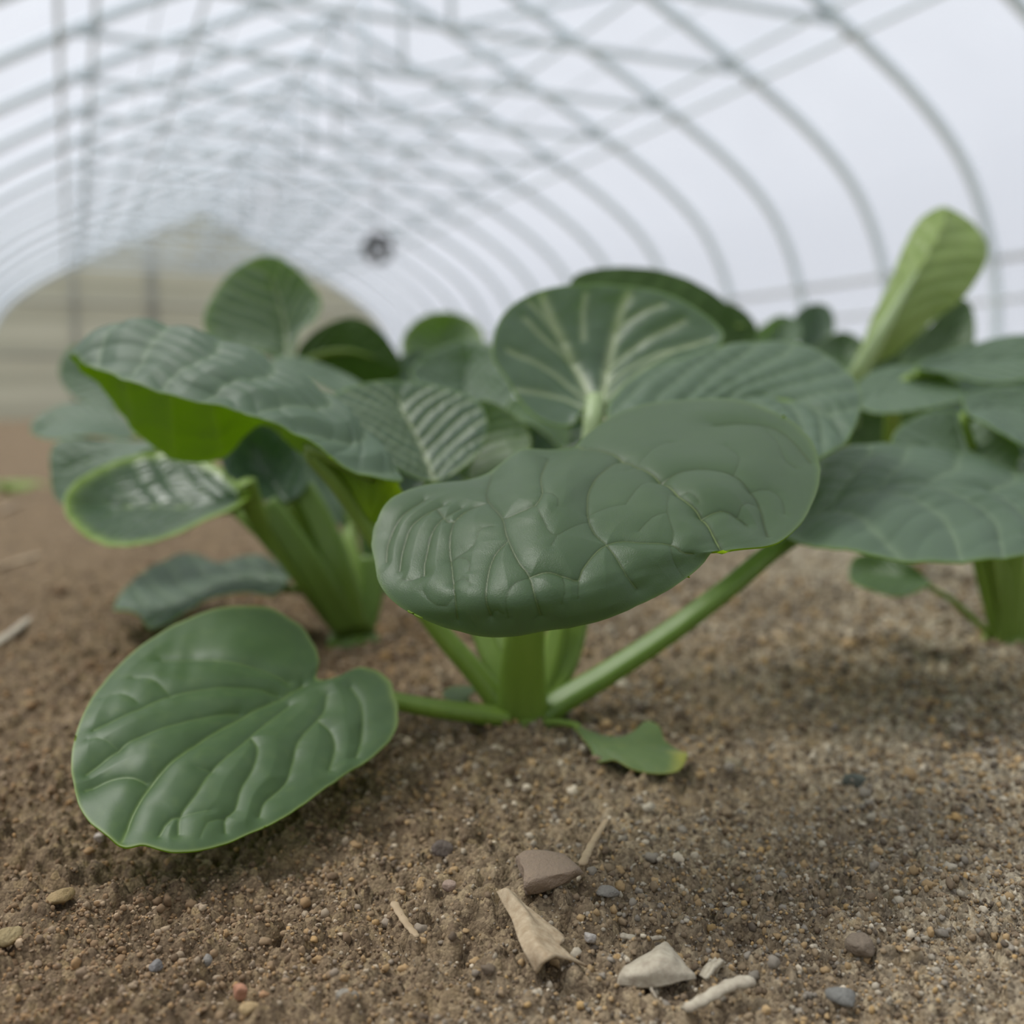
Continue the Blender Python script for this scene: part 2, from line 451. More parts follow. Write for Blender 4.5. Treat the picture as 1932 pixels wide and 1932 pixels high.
ordw = ['first', 'second', 'third', 'fourth', 'fifth', 'sixth', 'seventh', 'eighth', 'ninth', 'tenth', 'eleventh', 'twelfth',
        'thirteenth', 'fourteenth', 'fifteenth', 'sixteenth', 'seventeenth', 'eighteenth', 'nineteenth', 'twentieth']
def empty(name, loc):
    o = bpy.data.objects.new(name, None); o.empty_display_size = 0.05
    COL.objects.link(o); o.location = loc
    return o
PITCH = 0.96
hoopD = [4.02 + PITCH * k for k in range(-2, 16)]
NH = len(hoopD)
zt = 2.20
hx = 2.05
proto = None
def hoop_local(pts): return np.array([(x * math.cos(PSI), x * math.sin(PSI), z) for x, z in pts])
for k, D in enumerate(hoopD):
    base = tw(0, D, 0); loc = (base[0], base[1], CAM_H)
    r = empty('steel_hoop', loc)
    tag(r, 'white galvanised pipe arch spanning the tunnel, the %s from the beige end wall' % ordw[NH - 1 - k], 'greenhouse hoop', 'hoops of the tunnel')
    if proto is None:
        V, Fq = tube(hoop_local(arch), 0.034, 12, ref=(-math.sin(PSI), math.cos(PSI), 0))
        a = mesh_np('arch_pipe', V, Fq, M_STEEL, r)
        V, Fq = tube(hoop_local([(XC - hx, zt), (XC + hx, zt)]), 0.022, 10, ref=(-math.sin(PSI), math.cos(PSI), 0))
        t = mesh_np('tie_bar', V, Fq, M_STEEL, r)
        V, Fq = tube(hoop_local([(XC, zt), (XC, 3.14)]), 0.018, 10, ref=(-math.sin(PSI), math.cos(PSI), 0))
        kp = mesh_np('king_post', V, Fq, M_STEEL, r)
        webs = []
        for sgn in (-1, 1):
            V, Fq = tube(hoop_local([(XC, zt), (XC + sgn * 1.25, arch_z(1.25))]), 0.016, 10, ref=(-math.sin(PSI), math.cos(PSI), 0))
            webs.append(mesh_np('web_strut', V, Fq, M_STEEL, r))
        cl = []
        for h in (0, 1.25, -1.25, 1.93, -1.93, 2.13, -2.13):
            p_ = hoop_local([(XC + h, arch_z(h) - 0.02)])[0]
            V, Fq = boxg(p_, (0.06, 0.06, 0.05))
            cl.append(mesh_np('pipe_clamp', V, Fq, M_STEELD, r, smooth=False))
        proto = [a, t, kp] + webs + cl
    else:
        for ch in proto:
            c = ch.copy(); COL.objects.link(c); c.parent = r

def long_pipe(name, X, z, rad, label, cat, group, d0=0.3, d1=D1 - 0.05, mat=None):
    V, Fq = tube([tw(X, d, z) for d in np.linspace(d0, d1, 8)], rad, 10)
    o = mesh_np(name, V, Fq, mat or M_STEEL); return tag(o, label, cat, group)
for h, nm, rad, lb in [(0, 'ridge_purlin', 0.018, 'straight pipe running along the very top ridge under the arches'),
                       (1.25, 'roof_purlin', 0.016, 'long roof pipe just right of the ridge of the tunnel'),
                       (-1.25, 'roof_purlin', 0.016, 'long roof pipe just left of the ridge of the tunnel'),
                       (1.93, 'roof_purlin', 0.017, 'upper one of the paired long pipes on the right shoulder of the roof'),
                       (-1.93, 'roof_purlin', 0.017, 'upper one of the paired long pipes on the left shoulder of the roof'),
                       (2.13, 'roof_purlin', 0.017, 'lower one of the paired long pipes on the right shoulder of the roof'),
                       (-2.13, 'roof_purlin', 0.017, 'lower one of the paired long pipes on the left shoulder of the roof')]:
    long_pipe(nm, XC + h, arch_z(h) - 0.038, rad, lb, 'purlin', 'long roof pipes')
for h, lb in [(-1.55, 'thin wire along the left roof slope between two purlins'), (1.55, 'thin wire along the right roof slope between two purlins'),
              (-0.95, 'thin wire along the roof left of the ridge pipe'), (0.95, 'thin wire along the roof right of the ridge pipe')]:
    long_pipe('support_wire', XC + h, arch_z(h) - 0.03, 0.007, lb, 'wire', 'wires along the roof')
long_pipe('side_rail', XC + 3.36, 0.92, 0.024, 'upper grey rail along the right side wall', 'rail', 'rails of the right wall', mat=M_RAIL)
long_pipe('side_rail', XC + 3.39, 0.66, 0.018, 'middle grey rail along the right side wall', 'rail', 'rails of the right wall', mat=M_RAIL)
long_pipe('side_rail', XC + 3.40, 0.38, 0.018, 'lowest grey rail along the right side wall', 'rail', 'rails of the right wall', mat=M_RAIL)
long_pipe('side_rail', XC - 3.36, 0.92, 0.022, 'grey rail along the left side wall', 'rail', 'rails of the left wall')
# posts and rails of the end wall
for X, ww, lb in [(0.1, 0.10, 'grey upright post at left of the beige end wall'), (1.32, 0.16, 'brownish upright post near the middle of the end wall'), (3.2, 0.09, 'grey upright post right of the middle of the end wall')]:
    zt_ = arch_z(X - XC) - 0.05
    c = [tw(X + sx * ww / 2, D1 - 0.05 + sy, z) for z in (-0.34, zt_) for sx, sy in ((-1, -0.04), (1, -0.04), (1, 0.03), (-1, 0.03))]
    o = mesh_np('end_wall_post', c, [[0, 3, 2, 1], [4, 5, 6, 7], [0, 1, 5, 4], [1, 2, 6, 5], [2, 3, 7, 6], [3, 0, 4, 7]], M_POST, smooth=False)
    tag(o, lb, 'post')
for z, lb in [(1.62, 'upper cross rail on the beige end wall'), (0.75, 'lower cross rail on the beige end wall')]:
    hw = float(np.interp(-z, -AH[:, 1], AH[:, 0])) - 0.06
    V, Fq = tube([tw(XC - hw, D1 - 0.12, z), tw(XC, D1 - 0.12, z), tw(XC + hw, D1 - 0.12, z)], 0.035, 8)
    tag(mesh_np('end_wall_rail', V, Fq, M_POST), lb, 'rail')

# round fan hanging under the right roof slope
fX, fD, fz = 3.12, 11.0, 1.66
fb = tw(fX, fD, fz)
fr = empty('hanging_fan', fb)
tag(fr, 'small dark round fan hanging under the right roof slope, blurred', 'fan')
ax = np.array([-math.sin(PSI), math.cos(PSI), 0]); rt = np.array([math.cos(PSI), math.sin(PSI), 0]); upv = np.array([0, 0, 1.0])
th = np.linspace(0, 2 * math.pi, 33)
ring = np.array([rt * math.cos(t) * 0.15 + upv * math.sin(t) * 0.15 for t in th])
V, Fq = tube(ring, 0.022, 8, ref=ax, flat=2.2, caps=False)
mesh_np('fan_ring', V, Fq, M_FAN, fr)
for k in range(5):
    t0 = k * 2 * math.pi / 5
    P0 = [rt * math.cos(t0 + a) * r_ + upv * math.sin(t0 + a) * r_ + ax * s_ for r_, a, s_ in ((0.02, -0.3, -0.02), (0.02, 0.3, 0.02), (0.135, 0.5, 0.035), (0.135, -0.25, -0.035))]
    P1 = [p + ax * 0.006 for p in P0]
    mesh_np('fan_blade', P0 + P1, [[0, 1, 2, 3], [7, 6, 5, 4], [0, 4, 5, 1], [1, 5, 6, 2], [2, 6, 7, 3], [3, 7, 4, 0]], M_FAN, fr, smooth=False)
V, Fq = tube([-ax * 0.05, ax * 0.05], 0.045, 12, ref=(0, 0, 1)); mesh_np('motor', V, Fq, M_FAN, fr)
V, Fq = tube([upv * 0.15, upv * (arch_z(fX - XC) - fz - 0.01)], 0.006, 8, ref=(1, 0, 0)); mesh_np('hanger', V, Fq, M_FAN, fr)

# ------------------------------------------------------------------ ground
def ground_z(x, y, fine=True):
    x = np.asarray(x, float); y = np.asarray(y, float)
    r = np.sqrt(x * x + y * y)
    z = vnoise(x, y, 0.30, 1) * 0.010 * np.clip(r / 0.4, 0, 1) + vnoise(x, y, 0.09, 2) * 0.006 + vnoise(x, y, 0.03, 3) * 0.005
    # the bed falls away towards the walking path on the left and far behind
    z = z - 0.055 / (1 + np.exp((x + 0.42 + 0.1 * y) / 0.06)) * np.clip((y - 0.3) / 0.5, 0, 1)
    z = z - 0.10 * np.clip((r - 2.0) / 3.0, 0, 1)
    # soil is heaped a little round the foreground plant
    z = z + 0.010 * np.exp(-(((x - 0.0) / 0.07) ** 2 + ((y - 0.385) / 0.05) ** 2))
    if fine:
        d1, h1 = worley(x + 0.003 * vnoise(x, y, 0.01, 31), y, 0.0095, 5)
        z = z + np.sqrt(np.clip(1 - (d1 * 1.25) ** 2, 0, 1)) * 0.0044 * (0.25 + h1)
        d2, h2 = worley(x, y, 0.0042, 6)
        z = z + np.sqrt(np.clip(1 - (d2 * 1.25) ** 2, 0, 1)) * 0.0036 * (0.2 + h2)
        z = z + vnoise(x, y, 0.0017, 8) * 0.0024
        z = z - 0.006
    return z
NR, NC = 1250, 760
yy = 0.05 * np.exp(np.linspace(0, math.log(26 / 0.05), NR))
cc = np.linspace(-1, 1, NC)
Y, Cc = np.meshgrid(yy, cc, indexing='ij')
X = Cc * (0.85 * Y + 0.10)
Y2 = Y - 0.0
Z = ground_z(X, Y2)
V = np.stack([X, Y2, Z], -1).reshape(-1, 3)
i = np.arange(NR - 1)[:, None]; j = np.arange(NC - 1)[None, :]
a = i * NC + j
Fq = np.stack([a, a + 1, a + NC + 1, a + NC], -1).reshape(-1, 4)
tag(mesh_np('floor', V, Fq, M_SOIL), kind='structure')
V = np.array([[-60, -60, -0.26], [60, -60, -0.26], [60, 60, -0.26], [-60, 60, -0.26]], float)
M_OUT = simple('outside_ground', (0.30, 0.29, 0.26), 0.9, 0, (0.36, 0.35, 0.32), 0.5)
tag(mesh_np('ground_outside', V, [[0, 1, 2, 3]], M_OUT, smooth=False), kind='structure')

# crumbs of soil: nobody could count them
def ico():
    import bmesh
    bm = bmesh.new(); bmesh.ops.create_icosphere(bm, subdivisions=1, radius=1.0)
    bmesh.ops.subdivide_edges(bm, edges=bm.edges, cuts=0)
    V = np.array([v.co[:] for v in bm.verts]); Fq = np.array([[v.index for v in f.verts] for f in bm.faces]); bm.free()
    return V, Fq
def ico2():
    import bmesh
    bm = bmesh.new(); bmesh.ops.create_icosphere(bm, subdivisions=2, radius=1.0)
    V = np.array([v.co[:] for v in bm.verts]); Fq = np.array([[v.index for v in f.verts] for f in bm.faces]); bm.free()
    return V, Fq
IV, IF = ico2()
def crumbs(N, V0, F0, med, spread, lo, hi, ymax, smooth):
    u = rng.random(N)
    cy = 0.13 * (ymax / 0.13) ** (u ** 1.1)
    cx = (rng.random(N) * 2 - 1) * (0.56 * cy + 0.03)
    sz = np.clip(np.exp(rng.normal(math.log(med), spread, N)), lo, hi) * np.clip(cy / 0.25, 0.8, 2.2)
    keep = rng.random(N) < np.clip(0.55 + cx * 3.0 + vnoise(cx, cy, 0.05, 41) * 1.4, 0.16, 1)
    cx, cy, sz = cx[keep], cy[keep], sz[keep]; N = len(cx)
    cz = ground_z(cx, cy) + sz * 0.30
    sc3 = rng.uniform(0.65, 1.3, (N, 3)); jit = rng.uniform(0.66, 1.25, (N, len(V0)))
    ang = rng.random(N) * 6.28; ca, sa = np.cos(ang), np.sin(ang)
    P = V0[None] * jit[:, :, None] * sc3[:, None, :] * sz[:, None, None]
    Px = P[:, :, 0] * ca[:, None] - P[:, :, 1] * sa[:, None]; Py = P[:, :, 0] * sa[:, None] + P[:, :, 1] * ca[:, None]
    V = np.stack([Px + cx[:, None], Py + cy[:, None], P[:, :, 2] + cz[:, None]], -1).reshape(-1, 3)
    Fq = (F0[None] + (np.arange(N) * len(V0))[:, None, None]).reshape(-1, 3)
    pal = np.array([(0.17, 0.13, 0.09), (0.27, 0.21, 0.14), (0.40, 0.29, 0.16), (0.27, 0.25, 0.22), (0.40, 0.37, 0.31), (0.58, 0.53, 0.44), (0.12, 0.10, 0.08), (0.46, 0.32, 0.15)])
    pr = np.array([0.2, 0.22, 0.19, 0.13, 0.12, 0.05, 0.06, 0.03])
    ti = rng.choice(len(pal), N, p=pr / pr.sum()); t4 = np.hstack([pal[ti] * rng.uniform(0.8, 1.15, (N, 1)), np.ones((N, 1))])
    lf = np.clip((0.02 - cx) / 0.12, 0, 1)[:, None]
    t4[:, :3] = t4[:, :3] * (1 - lf) + (0.55 * t4[:, :3] + 0.45 * np.array([0.26, 0.19, 0.125])) * np.array([1.0, 0.9, 0.8]) * lf
    return V, Fq, np.repeat(t4, len(V0), 0)
JV, JF = ico()
A1 = crumbs(12000, IV, IF, 0.00070, 0.38, 0.0004, 0.0018, 0.9, True)
A2 = crumbs(90000, JV, JF, 0.00046, 0.40, 0.00022, 0.0012, 0.75, False)
V = np.vstack([A1[0], A2[0]]); Fq = np.vstack([A1[1], A2[1] + len(A1[0])]); tt = np.vstack([A1[2], A2[2]]) * np.array([1.22, 1.16, 1.06, 1])
cr_ = mesh_np('soil_crumbs', V, Fq, M_CRUMB, attrs={'tint': tt}, smooth=True)
tag(cr_, 'loose grey and tan soil crumbs strewn over the whole planting bed', 'soil crumbs', kind='stuff')

# ------------------------------------------------------------------ leaves
def tps_fit(A, P, lam=1e-5):
    A = np.asarray(A, float); P = np.asarray(P, float); n = len(A)
    d2 = ((A[:, None] - A[None]) ** 2).sum(-1)
    K = 0.5 * d2 * np.log(d2 + 1e-12) + lam * np.eye(n)
    Q = np.hstack([np.ones((n, 1)), A])
    L = np.block([[K, Q], [Q.T, np.zeros((3, 3))]])
    W = np.linalg.solve(L, np.vstack([P, np.zeros((3, P.shape[1]))]))
    return A, W
def tps_eval(T, B):
    A, W = T; B = np.asarray(B, float); out = np.empty((len(B), W.shape[1]))
    for s in range(0, len(B), 20000):
        b = B[s:s + 20000]
        d2 = ((b[:, None] - A[None]) ** 2).sum(-1)
        K = 0.5 * d2 * np.log(d2 + 1e-12)
        out[s:s + 20000] = K @ W[:-3] + W[-3] + b @ W[-2:]
    return out

def seg_dist(P, L):
    """distance of every point to the polyline L"""
    best = np.full(len(P), 1e9)
    for a, b in zip(L[:-1], L[1:]):
        ab = b - a; t = np.clip(((P - a) @ ab) / (ab @ ab + 1e-15), 0, 1)
        d = ((P - a - t[:, None] * ab) ** 2).sum(1)
        best = np.minimum(best, d)
    return np.sqrt(best)

def grid_normals(P, n):
    G = P.reshape(n, n, 3)
    du = np.gradient(G, axis=1); dv = np.gradient(G, axis=0)
    N = np.cross(du, dv).reshape(-1, 3)
    N /= np.linalg.norm(N, axis=1)[:, None] + 1e-15
    return N

def leaf(plant, sideA, tip, sideB, base, mid, extra=(), n=90, mats=None, veins=None, fine=None, amp=1.0, vw=1.0, nv=6,
         pet=None, pet_r=(0.004, 0.0025), pet_mat=None, label=None, seed=1, thick=0.0005, rib=True, midr=None, wav=0.0, uvx=(),
         rim_w=1.0, flat=0.75, scallop=0.0, star=None, name='leaf', ribend=0.55, arc=0.9, smooth_edge=1e-4, tipy=0.0):
    """base, tip: points; sideA / sideB: edge points from base to tip (sideA on the right of the growth direction);
    mid: midrib points from base to tip; extra: further surface points; uvx: points with their own leaf coordinates"""
    rs = np.random.default_rng(seed)
    b3 = un(*base); t3 = un(*tip)
    def side(pts, sg):
        P = np.array([b3] + [un(*p) for p in pts] + [t3])
        s = np.r_[0, np.cumsum(np.linalg.norm(np.diff(P, axis=0), axis=1))]; s /= s[-1]
        an = -math.pi / 2 + sg * math.pi * s
        return np.stack([np.cos(an), np.sin(an)], 1)[1:-1], P[1:-1]
    ua, pa = side(sideA, 1); ub, pb = side(sideB, -1)
    M3 = np.array([b3] + [un(*p) for p in mid] + [t3])
    s = np.r_[0, np.cumsum(np.linalg.norm(np.diff(M3, axis=0), axis=1))]; s /= s[-1]
    um = np.stack([np.zeros(len(s)), -1 + 2 * s], 1)
    A = np.vstack([ua, ub, um]); P = np.vstack([pa, pb, M3])
    if star:
        # leaf coordinates from the outline seen face on: direction and share of the way to the edge
        ol = np.vstack([b3[None], pa, t3[None], pb[::-1]]); olp = proj(ol)[:, :2]; c0 = np.array(star[:2], float); ax_ = np.array(star[2:4], float)
        q = (olp - c0) / ax_ * np.array([1, -1]); ao = np.arctan2(q[:, 1], q[:, 0]); ro = np.hypot(q[:, 0], q[:, 1])
        od = np.argsort(ao)
        aw = np.r_[ao[od][-1] - 2 * math.pi, ao[od], ao[od][0] + 2 * math.pi]; rw = np.r_[ro[od][-1], ro[od], ro[od][0]]
        def suv(pts):
            px_ = proj(pts)[:, :2]; e = (px_ - c0) / ax_ * np.array([1, -1]); a_ = np.arctan2(e[:, 1], e[:, 0]); r_ = np.hypot(e[:, 0], e[:, 1]) / np.interp(a_, aw, rw)
            return np.stack([np.cos(a_), np.sin(a_)], 1) * r_[:, None]
        inn = M3[1:-1]
        if len(extra): inn = np.vstack([inn, np.array([un(*e) for e in extra])]); extra = ()
        A = np.vstack([suv(ol), suv(inn)]); P = np.vstack([ol, inn])
    if len(extra):
        px = proj(P)[:, :2] / 500.0
        T0 = tps_fit(px, A, 1e-3)
        E = np.array(extra, float)
        ue = tps_eval(T0, E[:, :2] / 500.0)
        A = np.vstack([A, ue]); P = np.vstack([P, np.array([un(*e) for e in extra])])
    for (uu, vv, p) in uvx:
        A = np.vstack([A, [[uu, vv]]]); P = np.vstack([P, [un(*p)]])
    T = tps_fit(A, P, smooth_edge)
    g = np.linspace(-1, 1, n)
    GX, GY = np.meshgrid(g, g)
    U = (GX * np.sqrt(1 - GY ** 2 / 2)).ravel(); Vv = (GY * np.sqrt(1 - GX ** 2 / 2)).ravel()
    rr = np.sqrt(U ** 2 + Vv ** 2)
    if scallop:
        an = np.arctan2(Vv, U)
        k = 1 + scallop * (vnoise(an * 6 + 50, an * 0, 1.0, seed) + 0.6 * vnoise(an * 15 + 90, an * 0, 1.0, seed + 3)) * rr ** 6
        Ue, Ve = U * k, Vv * k
    else: Ue, Ve = U, Vv
    B = tps_eval(T, np.stack([Ue, Ve], 1))
    R = 0.5 * (np.linalg.norm(pa.mean(0) - pb.mean(0)) * 0.5 + np.linalg.norm(t3 - b3) * 0.5)
    Nn = grid_normals(B, n)
    hgt = np.zeros(len(B)); vein = np.zeros(len(B))
    fade = np.clip((1 - rr) / 0.12, 0, 1)
    if veins is None:
        absu = np.abs(U)
        t = Vv - arc * absu + 0.28 * U ** 2 + 0.05 * vnoise(U * 3 + 7, Vv * 3, 1, seed + 5) * 2 + np.where(U > 0, 0.07, -0.03)
        v0 = np.linspace(-1.35, 0.62, nv + 2)
        dl = np.full(len(B), 9.0)
        for q in v0: dl = np.minimum(dl, np.abs(t - q))
        dl = dl * R * 0.75
        dm = np.abs(U) * R
        w1 = 0.10 * R; w2 = 0.05 * R
        hgt += amp * R * (0.040 * (1 - np.exp(-dl / w1)) + 0.055 * (1 - np.exp(-dm / (0.09 * R))))
        t2 = Vv * 0.6 + absu * 1.1 + 0.25 * vnoise(U * 4, Vv * 4 + 30, 1, seed + 8)
        ph = np.abs(((t2 * nv * 0.9) % 1.0) - 0.5) / (nv * 0.9) * R
        hgt += amp * R * 0.012 * (1 - np.exp(-ph / (0.04 * R)))
        vein = np.maximum(np.exp(-(dm / (0.020 * R * vw * np.clip(1.25 - 0.9 * (Vv + 1) / 2, 0.25, 2))) ** 2) * np.clip((0.9 - Vv) * 3, 0, 1),
                          0.60 * np.exp(-(dl / (0.014 * R * vw)) ** 2))
    else:
        pp = proj(B)
        cen = np.array([0, 0, CAM_H])
        front = ((B - cen) * Nn).sum(1) < 0.0
        if front.mean() < 0.3: front = ~front
        idx = np.nonzero(front)[0]; pf = pp[idx, :2]
        def lift(poly):
            poly = np.array(poly, float)
            ln = np.linalg.norm(np.diff(poly, axis=0), axis=1).sum()
            C = catmull(poly, max(4, int(ln / 12)))
            out = []
            for c in C:
                d = ((pf - c) ** 2).sum(1); q = np.argpartition(d, 5)[:5]
                w_ = 1 / (d[q] + 1.0); out.append((B[idx[q]] * w_[:, None]).sum(0) / w_.sum())
            return np.array(out)
        for lev, group_ in enumerate(veins):
            dmin = np.full(len(B), 1.0)
            for poly in group_:
                dmin = np.minimum(dmin, seg_dist(B, lift(poly)))
            A_, w_, vs, vi = [(0.060, 0.085, 0.017, 1.0), (0.042, 0.075, 0.011, 0.75), (0.012, 0.035, 0.0065, 0.40)][lev]
            ds_ = np.sqrt(dmin ** 2 + (0.004 * R) ** 2); hgt += amp * R * A_ * (0.7 * (1 - np.exp(-(ds_ / (w_ * R * 1.3)) ** 1.4)) + 0.3 * (1 - np.exp(-ds_ / (w_ * R * 0.22))))
            vein = np.maximum(vein, vi * np.exp(-(dmin / (vs * R * vw)) ** 2))
    hgt += amp * R * 0.030 * vnoise(U * 3.1 + 11, Vv * 3.1, 1, seed + 1) + amp * R * 0.010 * vnoise(U * 9, Vv * 9, 1, seed + 2)
    hgt += wav * R * np.clip((rr - 0.5) * 2, 0, 1) * vnoise(np.arctan2(Vv, U) * 2.2 + 40, rr, 1, seed + 21)
    hgt -= hgt.mean()
    if fine is None: fine = 1.0
    B2 = B + Nn * (hgt * (0.35 + 0.65 * fade))[:, None]
    rim = np.exp(-((1 - rr) / (0.018 * rim_w)) ** 2) if rim_w > 0 else rr * 0
    if rim_w > 1.9: rim = np.maximum(rim, 0.5 * np.clip((rr - 0.8) / 0.2, 0, 1))
    if tipy: rim = np.maximum(rim, tipy * np.clip((Vv - 0.72 + 0.2 * vnoise(U * 4, Vv * 4, 1, 3)) / 0.2, 0, 1))
    i = np.arange(n - 1)[:, None]; j = np.arange(n - 1)[None, :]
    a = i * n + j
    Fq = np.stack([a, a + 1, a + n + 1, a + n], -1).reshape(-1, 4)
    org = np.array(plant.location)
    mats = mats or [M_TOP, M_UND]
    o = mesh_np(name, B2 - org, Fq, list(mats), plant, attrs={'vein': vein, 'rim': rim})
    sm = o.modifiers.new('thickness', 'SOLIDIFY')
    sm.thickness = thick; sm.offset = -1; sm.material_offset = 1; sm.material_offset_rim = 1
    if label: o['label'] = label
    # petiole running on as the raised midrib under the blade
    if pet is not None:
        pts = [un(*p) for p in pet]
        vs = np.linspace(-0.97, ribend, 10)
        q = tps_eval(T, np.stack([vs * 0, vs], 1))
        eps = 0.02
        qu = tps_eval(T, np.stack([vs * 0 + eps, vs], 1)) - tps_eval(T, np.stack([vs * 0 - eps, vs], 1))
        qv = tps_eval(T, np.stack([vs * 0, vs + eps], 1)) - tps_eval(T, np.stack([vs * 0, vs - eps], 1))
        nn = np.cross(qu, qv); nn /= np.linalg.norm(nn, axis=1)[:, None]
        r0, r1 = pet_r
        rr_ = np.linspace(r1, r1 * 0.18, len(vs))
        low = amp * R * 0.05
        ribp = q - nn * (rr_ * 0.8 + low)[:, None]
        pc = catmull(pts + [ribp[0]], 26)
        path = np.vstack([pc, ribp[1:]]) if rib else pc
        ra = np.r_[r0 + (r1 - r0) * np.linspace(0, 1, 26) ** 0.7, rr_[1:]] if rib else r0 + (r1 - r0) * np.linspace(0, 1, 26) ** 0.7
        path = catmull(path, len(path) * 2); ra = np.interp(np.linspace(0, 1, len(path)), np.linspace(0, 1, len(ra)), ra)
        V, Fp = tube(path, ra, 18, flat=flat, ref=nn[0], groove=0.22)
        pm = mesh_np('petiole', V - org, Fp, pet_mat or M_PET, o)
    return o

def plant(px, py, d, label, group='pak choi plants in the bed', name='pak_choi_plant'):
    p = un(px, py, d)
    r = empty(name, (p[0], p[1], p[2])); tag(r, label, 'plant', group)
    return r

# ---- plant 1, in the foreground
P1 = plant(985, 1368, 0.408, 'foreground leafy plant with the big domed leaf in sharp focus, rooted in soil')
v_main = [
    [[(1085, 839), (1140, 845), (1195, 868), (1248, 897), (1285, 930), (1328, 962), (1365, 1036)]],
    [[(1170, 860), (1130, 893), (1112, 925), (1110, 965), (1122, 1000), (1144, 1027), (1170, 1060), (1205, 1112)],
     [(1035, 862), (1019, 897), (1022, 925), (1008, 948), (950, 972)],
     [(928, 893), (916, 935), (945, 972), (953, 1005), (975, 1052), (998, 1083), (1010, 1130), (1020, 1165)],
     [(915, 945), (880, 960), (856, 985), (846, 1030), (850, 1075), (856, 1130), (862, 1170)],
     [(1248, 897), (1290, 884), (1340, 883), (1385, 892), (1410, 915), (1432, 945), (1443, 980), (1450, 1010)],
     [(1350, 800), (1400, 796), (1460, 806), (1500, 835), (1530, 872)],
     [(998, 1083), (1030, 1076), (1060, 1082), (1090, 1090), (1100, 1070), (1125, 1040), (1146, 1027), (1175, 1018), (1215, 1020), (1265, 1021), (1290, 1040), (1310, 1045)],
     [(955, 1012), (930, 1040), (918, 1080), (916, 1130), (925, 1165)],
     [(1328, 962), (1365, 957), (1395, 970), (1412, 985)],
     [(880, 960), (850, 985), (825, 960)],
     [(870, 955), (822, 990), (800, 1050), (796, 1080)], [(835, 950), (780, 985), (760, 1030), (752, 1075)],
     [(800, 940), (755, 975), (733, 1020), (728, 1060)]],
    [[(1008, 948), (1028, 985), (1035, 1000), (1050, 1010), (1075, 995), (1110, 978)], [(1110, 965), (1150, 955), (1180, 952)],
     [(1180, 952), (1210, 915), (1250, 897)], [(1050, 1010), (1040, 1030)], [(1265, 1021), (1270, 1050), (1292, 1092)],
     [(1262, 930), (1258, 965), (1270, 1000), (1268, 1021)], [(1258, 928), (1300, 925), (1320, 940)],
     [(1060, 1082), (1066, 1110), (1060, 1140)], [(1092, 1090), (1092, 1130)], [(998, 1083), (970, 1100), (955, 1130), (960, 1165)],
     [(1395, 970), (1402, 950), (1425, 950)], [(1385, 892), (1395, 865), (1370, 845)], [(1415, 925), (1450, 925), (1475, 945), (1480, 970)],
     [(1443, 812), (1470, 840), (1480, 870), (1500, 885)], [(1205, 868), (1240, 845), (1270, 838)], [(1210, 870), (1180, 885)],
     [(846, 1050), (870, 1046), (885, 1058), (884, 1075)], [(852, 1095), (872, 1088), (888, 1100)], [(796, 1080), (770, 1095), (755, 1090)],
     [(800, 1115), (815, 1135), (838, 1145), (850, 1130)], [(925, 1165), (935, 1150), (950, 1158)], [(1205, 1000), (1230, 975), (1260, 965)],
     [(1022, 925), (1050, 935), (1052, 955)], [(930, 990), (905, 1000), (890, 1030), (846, 1050)]]]
leaf(P1,
     sideA=[(985, 850, .335), (935, 884, .330), (880, 908, .327), (820, 914, .322), (760, 930, .315), (722, 960, .305), (702, 1012, .298), (706, 1062, .287),
            (722, 1112, .277), (762, 1150, .2695), (810, 1173, .264), (870, 1192, .260), (960, 1201, .2565), (1030, 1190, .255), (1110, 1176, .255),
            (1200, 1144, .257), (1290, 1094, .262), (1335, 1055, .266)],
     tip=(1366, 1036, .267),
     sideB=[(1432, 1034, .273), (1490, 1010, .284), (1528, 962, .300), (1546, 905, .317), (1540, 852, .333), (1503, 802, .350), (1440, 768, .362), (1370, 752, .371),
            (1290, 755, .376), (1210, 765, .376), (1150, 790, .370)],
     base=(1078, 842, .352),
     mid=[(1140, 846, .330), (1195, 868, .314), (1248, 897, .301), (1300, 945, .284), (1340, 995, .273)],
     extra=[(1010, 880, .308), (1000, 950, .281), (1010, 1030, .262), (1010, 1110, .2515), (1040, 1160, .2515), (900, 950, .297), (870, 1040, .273), (850, 1110, .260), (850, 1155, .2585),
            (780, 990, .294), (760, 1070, .279), (1130, 930, .290), (1130, 1020, .267), (1130, 1110, .2525), (1230, 1000, .2705), (1230, 1080, .259), (1400, 880, .311), (1430, 960, .291),
            (1330, 820, .340), (1440, 830, .335), (1480, 900, .314), (1230, 810, .348)],
     n=360, mats=[M_MAIN, M_UND], veins=v_main, vw=0.60, amp=0.85, pet=[(985, 1385, .408), (985, 1300, .403), (990, 1200, .395), (1015, 1020, .385), (1060, 880, .372)],
     pet_r=(0.0125, 0.0040), flat=0.55, label='big domed foreground leaf in sharp focus', scallop=0.010, rib=False, star=(1110, 985, 420, 225), smooth_edge=2e-4, thick=0.0006)

